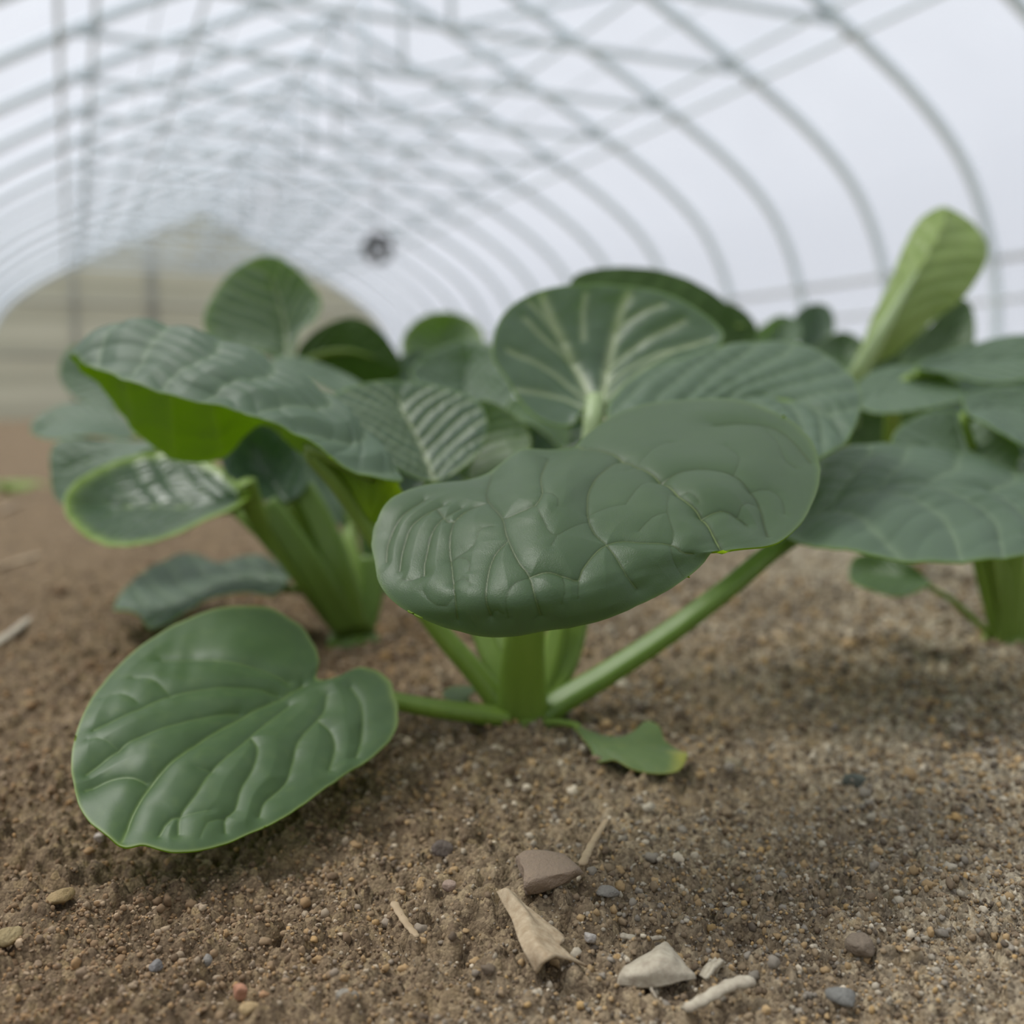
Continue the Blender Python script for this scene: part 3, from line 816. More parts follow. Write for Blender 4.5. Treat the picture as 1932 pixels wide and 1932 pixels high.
def z5(x, y): return (80 + x / 2.683, 1100 + y / 2.683)
v_low = [
    [[z5(1330, 500), z5(1230, 550), z5(1020, 660), z5(830, 760), z5(640, 900), z5(540, 1000), z5(450, 1150), z5(400, 1300)]],
    [[z5(1250, 490), z5(1120, 430), z5(1000, 400), z5(800, 375), z5(600, 385)],
     [z5(1200, 545), z5(1050, 525), z5(850, 530), z5(650, 560), z5(450, 650), z5(260, 745)],
     [z5(1000, 645), z5(850, 660), z5(680, 695), z5(500, 760), z5(380, 830), z5(220, 960)],
     [z5(520, 980), z5(430, 965), z5(330, 985), z5(215, 1040)],
     [z5(1250, 600), z5(1150, 690), z5(1000, 820), z5(860, 940), z5(780, 1060), z5(700, 1170), z5(690, 1260)],
     [z5(1060, 780), z5(1090, 840), z5(1070, 930), z5(1010, 1030), z5(980, 1140), z5(930, 1185), z5(930, 1260)],
     [z5(1440, 560), z5(1420, 650), z5(1300, 790), z5(1270, 900), z5(1230, 1010), z5(1130, 1100), z5(1100, 1180)],
     [z5(1400, 690), z5(1460, 740), z5(1485, 830), z5(1455, 940)],
     [z5(1560, 520), z5(1620, 620), z5(1620, 780), z5(1590, 880)],
     [z5(700, 1170), z5(640, 1190), z5(590, 1270)]],
    [[z5(650, 560), z5(560, 500), z5(460, 490)], [z5(480, 600), z5(400, 570), z5(300, 590)], [z5(380, 830), z5(300, 790), z5(230, 800)],
     [z5(930, 1185), z5(840, 1210), z5(800, 1290)], [z5(860, 940), z5(780, 930)], [z5(700, 1170), z5(850, 1150)]]]
leaf(P1,
     sideA=[z5(1400, 400) + (.372,), z5(1370, 310) + (.380,), z5(1280, 200) + (.388,), z5(1150, 128) + (.392,), z5(950, 120) + (.390,), z5(780, 165) + (.384,), z5(560, 280) + (.368,),
            z5(400, 410) + (.350,), z5(250, 590) + (.328,), z5(180, 740) + (.314,), z5(150, 900) + (.302,), z5(165, 1040) + (.293,), z5(195, 1140) + (.287,), z5(260, 1230) + (.281,), z5(340, 1285) + (.277,)],
     tip=z5(425, 1335) + (.275,),
     sideB=[z5(1440, 492) + (.362,), z5(1520, 470) + (.364,), z5(1620, 430) + (.368,), z5(1710, 455) + (.368,), z5(1775, 520) + (.363,), z5(1800, 620) + (.355,), z5(1760, 800) + (.340,), z5(1600, 930) + (.325,),
            z5(1400, 1060) + (.311,), z5(1200, 1200) + (.297,), z5(1000, 1290) + (.288,), z5(850, 1345) + (.281,), z5(650, 1362) + (.276,), z5(500, 1325) + (.276,)],
     base=z5(1385, 480) + (.366,),
     mid=[z5(1230, 550) + (.352,), z5(1020, 660) + (.335,), z5(830, 760) + (.319,), z5(640, 900) + (.303,), z5(500, 1070) + (.290,)],
     extra=[z5(1000, 300) + (.366,), z5(700, 500) + (.340,), z5(450, 750) + (.313,), z5(300, 1000) + (.296,), z5(1400, 750) + (.334,), z5(1150, 950) + (.311,), z5(850, 1130) + (.292,), z5(1620, 650) + (.347,)],
     n=230, mats=[M_LOW, M_UND], veins=v_low, vw=0.8, amp=1.25, pet=[(955, 1352, .402), (890, 1345, .396), (820, 1336, .388), (745, 1322, .383), (660, 1298, .376)],
     pet_r=(0.0052, 0.0036), label='low leaf spread near the soil at lower left', seed=5, scallop=0.010, ribend=0.4, rim_w=0.8)

# right leaf on the long slanting stalk
leaf(P1,
     sideA=[(1482, 1012, .418), (1525, 1029, .402), (1615, 1043, .388), (1705, 1058, .382), (1795, 1061, .382), (1885, 1054, .388), (1960, 1044, .398), (2040, 1024, .412)],
     tip=(2120, 985, .435),
     sideB=[(1520, 905, .455), (1552, 862, .478), (1600, 843, .492), (1660, 838, .500), (1750, 845, .508), (1830, 856, .508), (1900, 880, .500), (1980, 910, .482), (2060, 945, .460)],
     base=(1500, 985, .432),
     mid=[(1560, 948, .442), (1640, 915, .450), (1760, 900, .455), (1880, 915, .452), (2000, 945, .445)],
     extra=[(1640, 990, .408), (1780, 990, .412), (1900, 990, .416), (1620, 870, .475), (1780, 870, .484)],
     n=130, mats=[M_TOPB, M_UND], amp=1.2, pet=[(1000, 1368, .410), (1060, 1322, .410), (1150, 1268, .412), (1260, 1195, .416), (1370, 1112, .422), (1450, 1045, .428)],
     pet_r=(0.0068, 0.0042), label='broad leaf reaching out of the picture at right', seed=9, nv=5, arc=0.6, pet_mat=M_PETD)

# left raised, arched leaf with the glowing under side
leaf(P1,
     sideA=[(700, 900, .43), (640, 890, .445), (560, 850, .46), (490, 800, .47), (418, 862, .475), (340, 866, .475), (270, 825, .47), (225, 770, .465), (170, 715, .455)],
     tip=(134, 672, .432),
     sideB=[(752, 912, .372), (714, 901, .368), (642, 876, .366), (595, 840, .366), (535, 808, .367), (476, 784, .369), (397, 760, .372), (337, 747, .376), (278, 732, .382), (218, 708, .392), (165, 690, .410)],
     base=(745, 890, .395),
     mid=[(700, 812, .398), (615, 728, .405), (496, 664, .412), (377, 624, .420), (258, 602, .428), (165, 628, .432)],
     uvx=[(-0.5, -0.4, (640, 800, .382)), (-0.5, 0, (480, 715, .388)), (-0.5, 0.4, (340, 675, .396)), (-0.45, 0.7, (225, 660, .408))],
     n=160, mats=[M_TOPB, M_UND], amp=1.3, pet=[(965, 1355, .408), (900, 1270, .410), (820, 1175, .412), (700, 1000, .408), (640, 915, .402), (590, 850, .398)],
     pet_r=(0.0075, 0.0042), label='long arched leaf with glowing yellow-green under side', seed=12, nv=6, scallop=0.02, rib=False, arc=0.55)

# upright fan leaf behind
v_fan = [[[(1120, 765), (1113, 746), (1080, 675), (1039, 592), (1025, 560)], [(1120, 765), (1136, 740), (1150, 670), (1170, 590), (1185, 556)]],
         [[(1125, 760), (1200, 705), (1270, 660), (1340, 640)], [(1115, 760), (1040, 700), (960, 660)], [(1110, 768), (1040, 745), (975, 735)],
          [(1085, 680), (1030, 640), (990, 600)], [(1150, 690), (1220, 640), (1290, 605)], [(1160, 620), (1210, 590), (1250, 575)], [(1145, 720), (1230, 670), (1310, 650)],
          [(1065, 640), (1030, 600), (1000, 570)], [(1100, 640), (1100, 590), (1105, 555)]], []]
leaf(P1,
     sideA=[(1142, 762, .478), (1176, 746, .482), (1261, 695, .490), (1347, 661, .500), (1366, 632, .508), (1318, 585, .515), (1261, 556, .52)],
     tip=(1150, 537, .525),
     sideB=[(1102, 771, .474), (1080, 800, .472), (1020, 792, .474), (985, 762, .48), (950, 706, .488), (931, 678, .492), (930, 638, .498), (954, 587, .51), (1022, 547, .52), (1090, 537, .524)],
     base=(1120, 772, .478),
     mid=[(1124, 730, .500), (1128, 680, .512), (1130, 620, .520), (1140, 575, .524)],
     n=130, mats=[M_FANL, M_UND], veins=v_fan, vw=3.4, amp=1.4, pet=[(1010, 1362, .412), (1045, 1290, .418), (1080, 1200, .43), (1110, 1000, .452), (1121, 850, .468), (1121, 800, .472)],
     pet_r=(0.006, 0.0052), pet_mat=M_PET, label='upright fan-shaped leaf with two pale ribs', seed=14)
# pale thick stalk top of the fan leaf
V, Fq = tube(catmull([un(1112, 900, .462), un(1118, 830, .466), un(1120, 790, .468), un(1122, 750, .478)], 14), np.linspace(0.0058, 0.004, 14), 16, flat=0.8)
o = mesh_np('petiole', V - np.array(P1.location), Fq, M_PETP, P1); o['label'] = 'thick pale stalk of the fan-shaped leaf'

leaf(P1,
     sideA=[(1250, 830, .405), (1400, 870, .402), (1500, 885, .405), (1552, 862, .412)],
     tip=(1600, 828, .425),
     sideB=[(1145, 770, .452), (1180, 722, .468), (1230, 693, .480), (1300, 672, .490), (1367, 650, .498), (1435, 645, .500), (1503, 648, .498), (1552, 666, .490), (1593, 694, .478), (1622, 733, .460), (1624, 772, .444)],
     base=(1150, 810, .438),
     mid=[(1250, 795, .440), (1370, 748, .455), (1480, 740, .455), (1560, 775, .442)],
     n=120, mats=[M_TOPB, M_UND], amp=1.4, pet=[(1000, 1362, .415), (1030, 1280, .418), (1060, 1150, .425), (1100, 960, .432)],
     pet_r=(0.0055, 0.0035), label='broad leaf behind the big domed leaf', seed=17, nv=7)

leaf(P1,
     sideA=[(860, 890, .452), (905, 850, .462), (920, 800, .470), (900, 757, .478), (845, 734, .482)],
     tip=(760, 719, .484),
     sideB=[(780, 900, .444), (740, 880, .440), (690, 850, .438), (650, 800, .444), (622, 762, .455), (635, 742, .468), (669, 728, .476), (714, 718, .482)],
     base=(820, 906, .450),
     mid=[(800, 850, .462), (775, 795, .470), (755, 755, .478)],
     n=110, mats=[M_FANL, M_UND], amp=1.4, vw=1.6, pet=[(975, 1355, .412), (935, 1260, .420), (895, 1150, .432), (850, 980, .442)],
     pet_r=(0.0058, 0.0036), label='pleated leaf between the arched and the domed leaf', seed=19, nv=7)
leaf(P1,
     sideA=[(950, 890, .470), (1000, 850, .478), (998, 815, .486), (965, 780, .49)],
     tip=(915, 755, .492),
     sideB=[(860, 880, .478), (868, 830, .485), (880, 785, .49)],
     base=(885, 905, .475),
     mid=[(890, 850, .487), (898, 800, .492)],
     n=70, mats=[M_LOW, M_UND], amp=0.9, vw=1.6, pet=[(980, 1355, .415), (950, 1250, .424), (915, 1100, .445), (890, 950, .465)],
     pet_r=(0.005, 0.003), label='darker narrow leaf tucked behind the pleated leaf', seed=23)

leaf(P1,
     sideA=[(735, 985, .405), (760, 940, .400), (750, 912, .396), (700, 880, .394), (645, 858, .396)],
     tip=(585, 836, .400),
     sideB=[(672, 985, .412), (640, 930, .412), (612, 885, .410)],
     base=(702, 1020, .407), mid=[(690, 960, .400), (655, 905, .398), (620, 865, .398)],
     n=70, mats=[M_UND, M_UND], amp=0.8, scallop=0.07, seed=33, rim_w=0.0, label='yellow-green ruffled young leaf under the arched leaf')

# small torn leaf lying on the soil
leaf(P1,
     sideA=[(1114, 1412, .370), (1131, 1437, .362), (1158, 1433, .362), (1185, 1447, .358), (1238, 1459, .355), (1279, 1454, .355)],
     tip=(1297, 1424, .362),
     sideB=[(1134, 1386, .382), (1185, 1387, .381), (1205, 1372, .384), (1220, 1360, .387), (1242, 1368, .384), (1255, 1397, .377), (1280, 1415, .373)],
     base=(1092, 1370, .390),
     mid=[(1140, 1405, .371), (1190, 1413, .367), (1250, 1425, .363)],
     n=70, mats=[M_TORN, M_TORN], amp=0.25, pet=[(1000, 1362, .404), (1050, 1362, .399), (1085, 1368, .393)],
     pet_r=(0.0022, 0.0015), label='small torn leaf lying on the soil with yellow tip', seed=29, rim_w=0.5, ribend=0.3, nv=3, tipy=1.0)
leaf(P1,
     sideA=[(880, 1320, .412), (900, 1300, .420)], tip=(850, 1296, .424), sideB=[(855, 1325, .41), (835, 1312, .416)],
     base=(905, 1335, .408), mid=[(870, 1310, .416)], n=30, mats=[M_TORN, M_TORN], amp=0.3,
     pet=[(950, 1352, .404), (925, 1345, .405)], pet_r=(0.0015, 0.001), label='tiny young leaf beside the left stalk', seed=31)
# crown where the stalks meet the soil
cc_ = np.array(P1.location) + np.array([0, 0.004, -0.004])
V = IV * np.array([0.0175, 0.0150, 0.0105]) * (1 + 0.05 * np.sin(IV[:, :1] * 9)) + cc_
o = mesh_np('crown', V - np.array(P1.location), IF, M_PET, P1)

# ---- plant 2, behind at left
P2 = plant(665, 1188, 0.575, 'left plant behind the foreground one, with a cupped glossy leaf')
leaf(P2,
     sideA=[(470, 935, .53), (440, 905, .55), (397, 880, .565), (357, 861, .572), (297, 855, .575), (238, 864, .57), (178, 888, .558), (147, 906, .55)],
     tip=(122, 940, .535),
     sideB=[(436, 962, .512), (397, 978, .505), (337, 1005, .498), (278, 1024, .495), (222, 1031, .498), (178, 1020, .505), (139, 990, .518)],
     base=(476, 930, .535),
     mid=[(420, 945, .545), (340, 950, .548), (250, 950, .548), (170, 950, .545)],
     n=110, mats=[M_GLOSS, M_UND], amp=0.9, pet=[(650, 1190, .575), (590, 1120, .565), (520, 1030, .555), (482, 965, .545)],
     pet_r=(0.0085, 0.0055), label='cupped leaf with shiny highlights', seed=41, rim_w=5, wav=0.03)
leaf(P2,
     sideA=[(235, 790, .67), (214, 776, .68), (170, 761, .69), (127, 761, .69), (85, 778, .68)],
     tip=(57, 812, .66),
     sideB=[(238, 828, .64), (178, 822, .63), (119, 828, .635), (78, 826, .65)],
     base=(250, 812, .66), mid=[(200, 795, .665), (140, 788, .67), (90, 800, .668)],
     n=70, mats=[M_TOPB, M_UND], pet=[(655, 1185, .58), (560, 1050, .60), (420, 900, .63), (300, 830, .655)], pet_r=(0.007, 0.003), seed=43)
leaf(P2,
     sideA=[(290, 835, .625), (258, 832, .63), (190, 828, .632), (139, 826, .632), (105, 836, .63)],
     tip=(95, 890, .62),
     sideB=[(274, 850, .60), (230, 880, .60), (170, 930, .60), (130, 955, .605), (105, 940, .612)],
     base=(300, 845, .615), mid=[(240, 850, .618), (180, 860, .62), (130, 880, .62)],
     n=70, mats=[M_TOPB, M_UND], pet=[(650, 1185, .58), (540, 1050, .59), (400, 920, .605), (330, 860, .612)], pet_r=(0.007, 0.003), seed=47)
leaf(P2,
     sideA=[(240, 715, .76), (190, 680, .77), (140, 650, .77)],
     tip=(112, 690, .76), sideB=[(250, 775, .74), (180, 765, .74), (130, 740, .75)],
     base=(290, 760, .75), mid=[(230, 740, .755), (160, 710, .76)],
     n=50, mats=[M_TOPB, M_UND], pet=[(655, 1185, .585), (560, 1000, .64), (420, 850, .70)], pet_r=(0.006, 0.003), seed=48)
leaf(P2,
     sideA=[(575, 925, .552), (570, 870, .558), (530, 820, .562)],
     tip=(450, 780, .567),
     sideB=[(480, 938, .55), (440, 915, .552), (418, 870, .557), (412, 820, .562)],
     base=(540, 945, .555), mid=[(505, 895, .572), (475, 840, .574)],
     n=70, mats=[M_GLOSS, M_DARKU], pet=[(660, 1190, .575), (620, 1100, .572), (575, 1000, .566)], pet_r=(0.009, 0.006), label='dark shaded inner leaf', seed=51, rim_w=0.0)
leaf(P2,
     sideA=[(650, 975, .60), (640, 900, .61), (590, 850, .615)],
     tip=(550, 850, .615), sideB=[(600, 950, .60), (565, 900, .608)],
     base=(650, 990, .60), mid=[(610, 920, .61), (580, 880, .613)],
     n=50, mats=[M_TOPB, M_UND], pet=[(672, 1190, .578), (672, 1100, .585), (660, 1030, .595)], pet_r=(0.008, 0.004), seed=53)
leaf(P2,
     sideA=[(527, 1066, .62), (468, 1047, .65), (416, 1060, .65), (357, 1043, .66), (297, 1063, .64), (250, 1095, .61)],
     tip=(216, 1140, .575),
     sideB=[(508, 1123, .535), (468, 1118, .53), (397, 1128, .53), (340, 1160, .53), (287, 1188, .525), (262, 1160, .535), (238, 1150, .545)],
     base=(545, 1093, .565), mid=[(470, 1082, .578), (400, 1100, .572), (330, 1135, .562)],
     n=80, mats=[M_TOPB, M_UND], vw=2.0, amp=1.2, pet=[(650, 1188, .575), (610, 1150, .572), (575, 1115, .568)], pet_r=(0.005, 0.003), label='low leaf hanging over the soil', seed=55)
leaf(P2,
     sideA=[(735, 1120, .60), (730, 1050, .61), (700, 1000, .615)],
     tip=(680, 950, .62), sideB=[(690, 1080, .60), (680, 1020, .61)],
     base=(705, 1110, .60), mid=[(705, 1060, .612), (695, 1000, .618)],
     n=40, mats=[M_LOW, M_UND], pet=[(675, 1190, .578), (690, 1160, .585)], pet_r=(0.006, 0.004), seed=57)
for pts, r0, r1 in [([(660, 1188, .57), (600, 1090, .555), (545, 1010, .55), (500, 950, .548)], .0085, .0065),
                    ([(668, 1190, .57), (640, 1080, .56), (605, 985, .56), (570, 920, .56)], .009, .0065),
                    ([(680, 1188, .575), (700, 1120, .58), (700, 1050, .585)], .008, .006)]:
    V, Fq = tube(catmull([un(*p) for p in pts], 18), np.linspace(r0, r1, 18), 16, flat=0.6, ref=(0, -1, 0.3), groove=0.25)
    mesh_np('petiole', V - np.array(P2.location), Fq, M_PETD, P2)
V = IV * np.array([0.016, 0.014, 0.012]) + np.array([0, 0.004, -0.010]); mesh_np('crown', V, IF, M_PETD, P2)

# ---- plant 3, middle distance behind the arched leaf
P3 = plant(690, 1015, 0.90, 'blurred plant behind the arched leaf, with one tall rounded upright leaf')
leaf(P3,
     sideA=[(566, 628, .745), (597, 602, .75), (607, 575, .755), (583, 533, .765), (543, 496, .77)],
     tip=(498, 483, .775),
     sideB=[(492, 668, .73), (435, 655, .73), (390, 630, .735), (384, 600, .74), (405, 552, .755), (450, 502, .77)],
     base=(543, 678, .74), mid=[(540, 630, .765), (530, 580, .775), (515, 530, .778)],
     n=80, mats=[M_FANL, M_UND], vw=1.6, amp=1.8, pet=[(690, 1015, .90), (640, 900, .85), (580, 760, .77)], pet_r=(0.009, 0.0045), pet_mat=M_PETP, label='tall rounded upright leaf', seed=61, rim_w=3)
leaf(P3,
     sideA=[(563, 660, .80), (589, 630, .79), (634, 605, .78), (668, 599, .775), (703, 613, .77), (737, 648, .77)],
     tip=(760, 700, .77), sideB=[(606, 715, .80), (663, 730, .79), (720, 725, .78)],
     base=(560, 700, .81), mid=[(610, 668, .785), (665, 662, .775), (720, 680, .772)],
     n=70, mats=[M_TOPB, M_DARKU], vw=1.4, pet=[(690, 1015, .90), (630, 900, .86), (575, 760, .82)], pet_r=(0.008, 0.004), label='backlit dark green leaf seen from below', seed=63)
leaf(P3,
     sideA=[(590, 720, .66), (640, 745, .66), (690, 740, .67)],
     tip=(665, 712, .69), sideB=[(500, 690, .69), (530, 672, .70), (590, 680, .70), (635, 698, .70)],
     base=(510, 700, .68), mid=[(570, 700, .68), (630, 715, .685)],
     n=50, mats=[M_TOPB, M_UND], pet=[(690, 1015, .90), (600, 850, .80), (530, 740, .71)], pet_r=(0.007, 0.003), seed=65)
P4 = plant(900, 990, 0.98, 'blurred plant in the middle, its wrinkled grey-green leaves left of the fan-shaped leaf')
leaf(P4,
     sideA=[(880, 668, 1.0), (912, 640, 1.01), (905, 618, 1.02), (885, 600, 1.03)],
     tip=(839, 588, 1.03), sideB=[(800, 690, .99), (762, 670, 1.0), (758, 643, 1.01), (792, 600, 1.02)],
     base=(835, 700, 1.0), mid=[(838, 660, 1.03), (840, 620, 1.035)],
     n=60, mats=[M_LOW, M_UND], pet=[(900, 990, .98), (860, 850, .98)], pet_r=(0.009, 0.005), seed=67, rim_w=3)
leaf(P4,
     sideA=[(900, 790, .70), (965, 775, .70), (960, 706, .72), (925, 650, .75)],
     tip=(880, 642, .76), sideB=[(850, 770, .69), (800, 735, .69), (775, 700, .71), (795, 675, .73), (834, 655, .75)],
     base=(880, 790, .70), mid=[(880, 740, .73), (880, 690, .75)],
     n=70, mats=[M_TOPB, M_UND], amp=2.0, wav=0.25, pet=[(900, 990, .98), (890, 880, .82)], pet_r=(0.009, 0.005), seed=69)
leaf(P4,
     sideA=[(1000, 800, .60), (1040, 830, .60), (1060, 850, .61)],
     tip=(1075, 800, .63), sideB=[(960, 760, .63), (1000, 745, .64), (1050, 760, .64)],
     base=(950, 790, .62), mid=[(1000, 780, .625), (1040, 790, .63)],
     n=50, mats=[M_LOW, M_UND], pet=[(900, 990, .98), (920, 880, .80)], pet_r=(0.008, 0.004), seed=70)

leaf(P4,
     sideA=[(1010, 960, .78), (1080, 900, .78), (1120, 820, .79), (1090, 770, .80)],
     tip=(1030, 740, .81), sideB=[(930, 940, .78), (900, 880, .78), (920, 800, .79), (970, 755, .80)],
     base=(970, 970, .78), mid=[(990, 900, .80), (1010, 820, .81)],
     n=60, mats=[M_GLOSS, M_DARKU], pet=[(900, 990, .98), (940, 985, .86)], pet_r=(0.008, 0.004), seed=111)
leaf(P4,
     sideA=[(800, 980, .80), (880, 930, .80), (880, 860, .81), (840, 800, .82)],
     tip=(760, 790, .83), sideB=[(740, 970, .80), (680, 920, .80), (670, 850, .81), (700, 800, .82)],
     base=(780, 990, .80), mid=[(775, 920, .82), (765, 850, .83)],
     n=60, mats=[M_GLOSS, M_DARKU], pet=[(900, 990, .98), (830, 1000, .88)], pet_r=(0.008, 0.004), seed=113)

leaf(P4,
     sideA=[(820, 790, .93), (850, 740, .94), (840, 690, .95)],
     tip=(790, 660, .96), sideB=[(740, 790, .93), (715, 740, .94), (735, 690, .95)],
     base=(780, 810, .93), mid=[(780, 750, .95), (785, 700, .96)],
     n=50, mats=[M_TOPB, M_DARKU], pet=[(900, 990, .98), (820, 900, .95)], pet_r=(0.008, 0.004), seed=123)

# ---- plant 5, back right of the fan leaf
P5 = plant(1330, 985, 0.97, 'plant behind the fan-shaped leaf, showing the dark green under side of an arching leaf')
leaf(P5,
     sideA=[(1075, 560, .67), (1080, 525, .68), (1130, 507, .69), (1200, 505, .695), (1270, 517, .70), (1330, 543, .70), (1375, 580, .70)],
     tip=(1392, 640, .70), sideB=[(1150, 640, .66), (1250, 680, .655), (1340, 690, .67)],
     base=(1090, 600, .665), mid=[(1170, 580, .675), (1260, 595, .68), (1340, 620, .69)],
     n=80, mats=[M_TOPB, M_DARKU], amp=0.6, pet=[(1330, 985, .97), (1200, 850, .80), (1120, 680, .69)], pet_r=(0.009, 0.004), label='arching leaf seen from below', seed=71, rim_w=0)
leaf(P5,
     sideA=[(1340, 600, .76), (1355, 572, .77), (1385, 575, .775)],
     tip=(1425, 612, .775), sideB=[(1350, 670, .75), (1400, 665, .76)],
     base=(1335, 650, .76), mid=[(1370, 625, .765)],
     n=45, mats=[M_TOPB, M_DARKU], pet=[(1330, 985, .97), (1330, 800, .83)], pet_r=(0.008, 0.004), seed=73)
leaf(P5,
     sideA=[(1480, 660, .93), (1510, 640, .94), (1505, 605, .95)],
     tip=(1480, 595, .955), sideB=[(1420, 665, .92), (1415, 640, .93), (1445, 610, .94)],
     base=(1440, 690, .93), mid=[(1455, 650, .945), (1470, 615, .955)],
     n=40, mats=[M_TOPB, M_UND], pet=[(1340, 985, .97), (1400, 850, .95)], pet_r=(0.008, 0.004), seed=75)
leaf(P5,
     sideA=[(1560, 650, .97), (1575, 610, .98), (1565, 580, .985)],
     tip=(1545, 572, .99), sideB=[(1510, 650, .96), (1495, 610, .97), (1510, 585, .98)],
     base=(1530, 680, .97), mid=[(1535, 640, .985), (1538, 600, .99)],
     n=40, mats=[M_TOPB, M_DARKU], pet=[(1350, 985, .97), (1450, 850, .97)], pet_r=(0.008, 0.004), seed=77)
leaf(P5,
     sideA=[(1620, 690, .93), (1650, 670, .94), (1630, 645, .95)],
     tip=(1590, 625, .96), sideB=[(1560, 700, .92), (1530, 680, .93), (1550, 645, .95)],
     base=(1600, 720, .93), mid=[(1595, 680, .95), (1590, 650, .96)],
     n=40, mats=[M_LOW, M_DARKU], pet=[(1350, 985, .97), (1500, 850, .96)], pet_r=(0.008, 0.004), seed=79)

# ---- plant 6: pale upright leaf at right
P6 = plant(1640, 1020, 0.86, 'plant at right with one tall pale lime leaf against the film wall')
leaf(P6,
     sideA=[(1622, 662, .745), (1658, 574, .757), (1692, 500, .768), (1719, 438, .775), (1750, 402, .78)],
     tip=(1784, 390, .782),
     sideB=[(1645, 690, .735), (1683, 672, .735), (1720, 641, .735), (1760, 606, .738), (1810, 569, .745), (1842, 529, .752), (1862, 475, .765), (1849, 437, .775), (1820, 407, .78)],
     base=(1615, 705, .735), mid=[(1660, 640, .725), (1700, 570, .730), (1745, 490, .745), (1775, 430, .765)],
     n=90, mats=[M_LOW, M_LIME], vw=1.4, amp=1.1, wav=0.10, pet=[(1640, 1020, .86), (1610, 880, .80), (1600, 770, .75)], pet_r=(0.010, 0.0065), pet_mat=M_PETP,
     label='tall pale lime leaf glowing from behind', seed=81, rim_w=0.6, arc=0.9, ribend=0.0)
leaf(P6,
     sideA=[(1800, 720, .80), (1835, 700, .80), (1838, 650, .81), (1840, 610, .82)],
     tip=(1822, 565, .83), sideB=[(1720, 720, .80), (1700, 680, .81), (1740, 630, .82), (1790, 580, .825)],
     base=(1750, 740, .80), mid=[(1770, 680, .815), (1800, 620, .825)],
     n=50, mats=[M_LOW, M_DARKU], pet=[(1650, 1020, .86), (1700, 880, .84)], pet_r=(0.009, 0.005), seed=83)
leaf(P6,
     sideA=[(1660, 780, .575), (1720, 776, .57), (1785, 762, .575)],
     tip=(1820, 748, .59), sideB=[(1620, 720, .62), (1683, 690, .63), (1750, 694, .63), (1795, 716, .615)],
     base=(1612, 755, .60), mid=[(1670, 738, .605), (1730, 730, .605), (1780, 738, .60)],
     n=60, mats=[M_TOPB, M_UND], pet=[(1640, 1020, .86), (1590, 880, .72), (1590, 790, .62)], pet_r=(0.008, 0.0035), label='flat grey-green leaf below the lime one', seed=85)
leaf(P6,
     sideA=[(1800, 708, .60), (1865, 722, .59), (1940, 715, .59), (2010, 700, .60)],
     tip=(2060, 670, .62), sideB=[(1770, 668, .63), (1840, 648, .65), (1932, 630, .66), (2010, 640, .65)],
     base=(1730, 692, .61), mid=[(1800, 682, .625), (1880, 675, .63), (1980, 668, .63)],
     n=60, mats=[M_TOPB, M_UND], pet=[(1660, 1020, .86), (1680, 850, .72), (1690, 740, .63)], pet_r=(0.008, 0.0035), label='leaf leaning out at the right edge', seed=87)

leaf(P6,
     sideA=[(1690, 900, .74), (1760, 870, .74), (1800, 820, .75), (1760, 775, .76)],
     tip=(1700, 750, .77), sideB=[(1590, 890, .74), (1560, 830, .75), (1590, 780, .76), (1640, 755, .765)],
     base=(1640, 910, .74), mid=[(1660, 850, .755), (1680, 800, .765)],
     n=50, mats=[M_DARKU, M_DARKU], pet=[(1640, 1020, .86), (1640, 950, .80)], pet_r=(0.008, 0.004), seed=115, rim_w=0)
leaf(P6,
     sideA=[(1900, 960, .74), (1960, 900, .74), (1960, 820, .75)],
     tip=(1880, 770, .77), sideB=[(1820, 940, .74), (1800, 860, .75), (1820, 800, .76)],
     base=(1860, 970, .74), mid=[(1870, 890, .76), (1880, 830, .765)],
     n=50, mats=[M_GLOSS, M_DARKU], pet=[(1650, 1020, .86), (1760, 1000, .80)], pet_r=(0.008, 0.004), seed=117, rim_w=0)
leaf(P6,
     sideA=[(1800, 840, .90), (1900, 820, .90), (1980, 780, .90)],
     tip=(2040, 720, .92), sideB=[(1690, 800, .92), (1700, 740, .94), (1760, 690, .95), (1860, 672, .96), (1960, 680, .95)],
     base=(1720, 830, .90), mid=[(1790, 780, .92), (1870, 750, .93), (1960, 730, .93)],
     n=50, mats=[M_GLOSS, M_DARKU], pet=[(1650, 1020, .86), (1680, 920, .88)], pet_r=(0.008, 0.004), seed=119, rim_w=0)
leaf(P6,
     sideA=[(1720, 720, .84), (1765, 680, .85), (1770, 640, .86)],
     tip=(1745, 612, .87), sideB=[(1640, 740, .84), (1625, 700, .85), (1670, 650, .86)],
     base=(1680, 750, .84), mid=[(1700, 700, .86), (1720, 650, .87)],
     n=50, mats=[M_LOW, M_DARKU], pet=[(1650, 1020, .86), (1660, 860, .85)], pet_r=(0.008, 0.004), seed=121, rim_w=0)

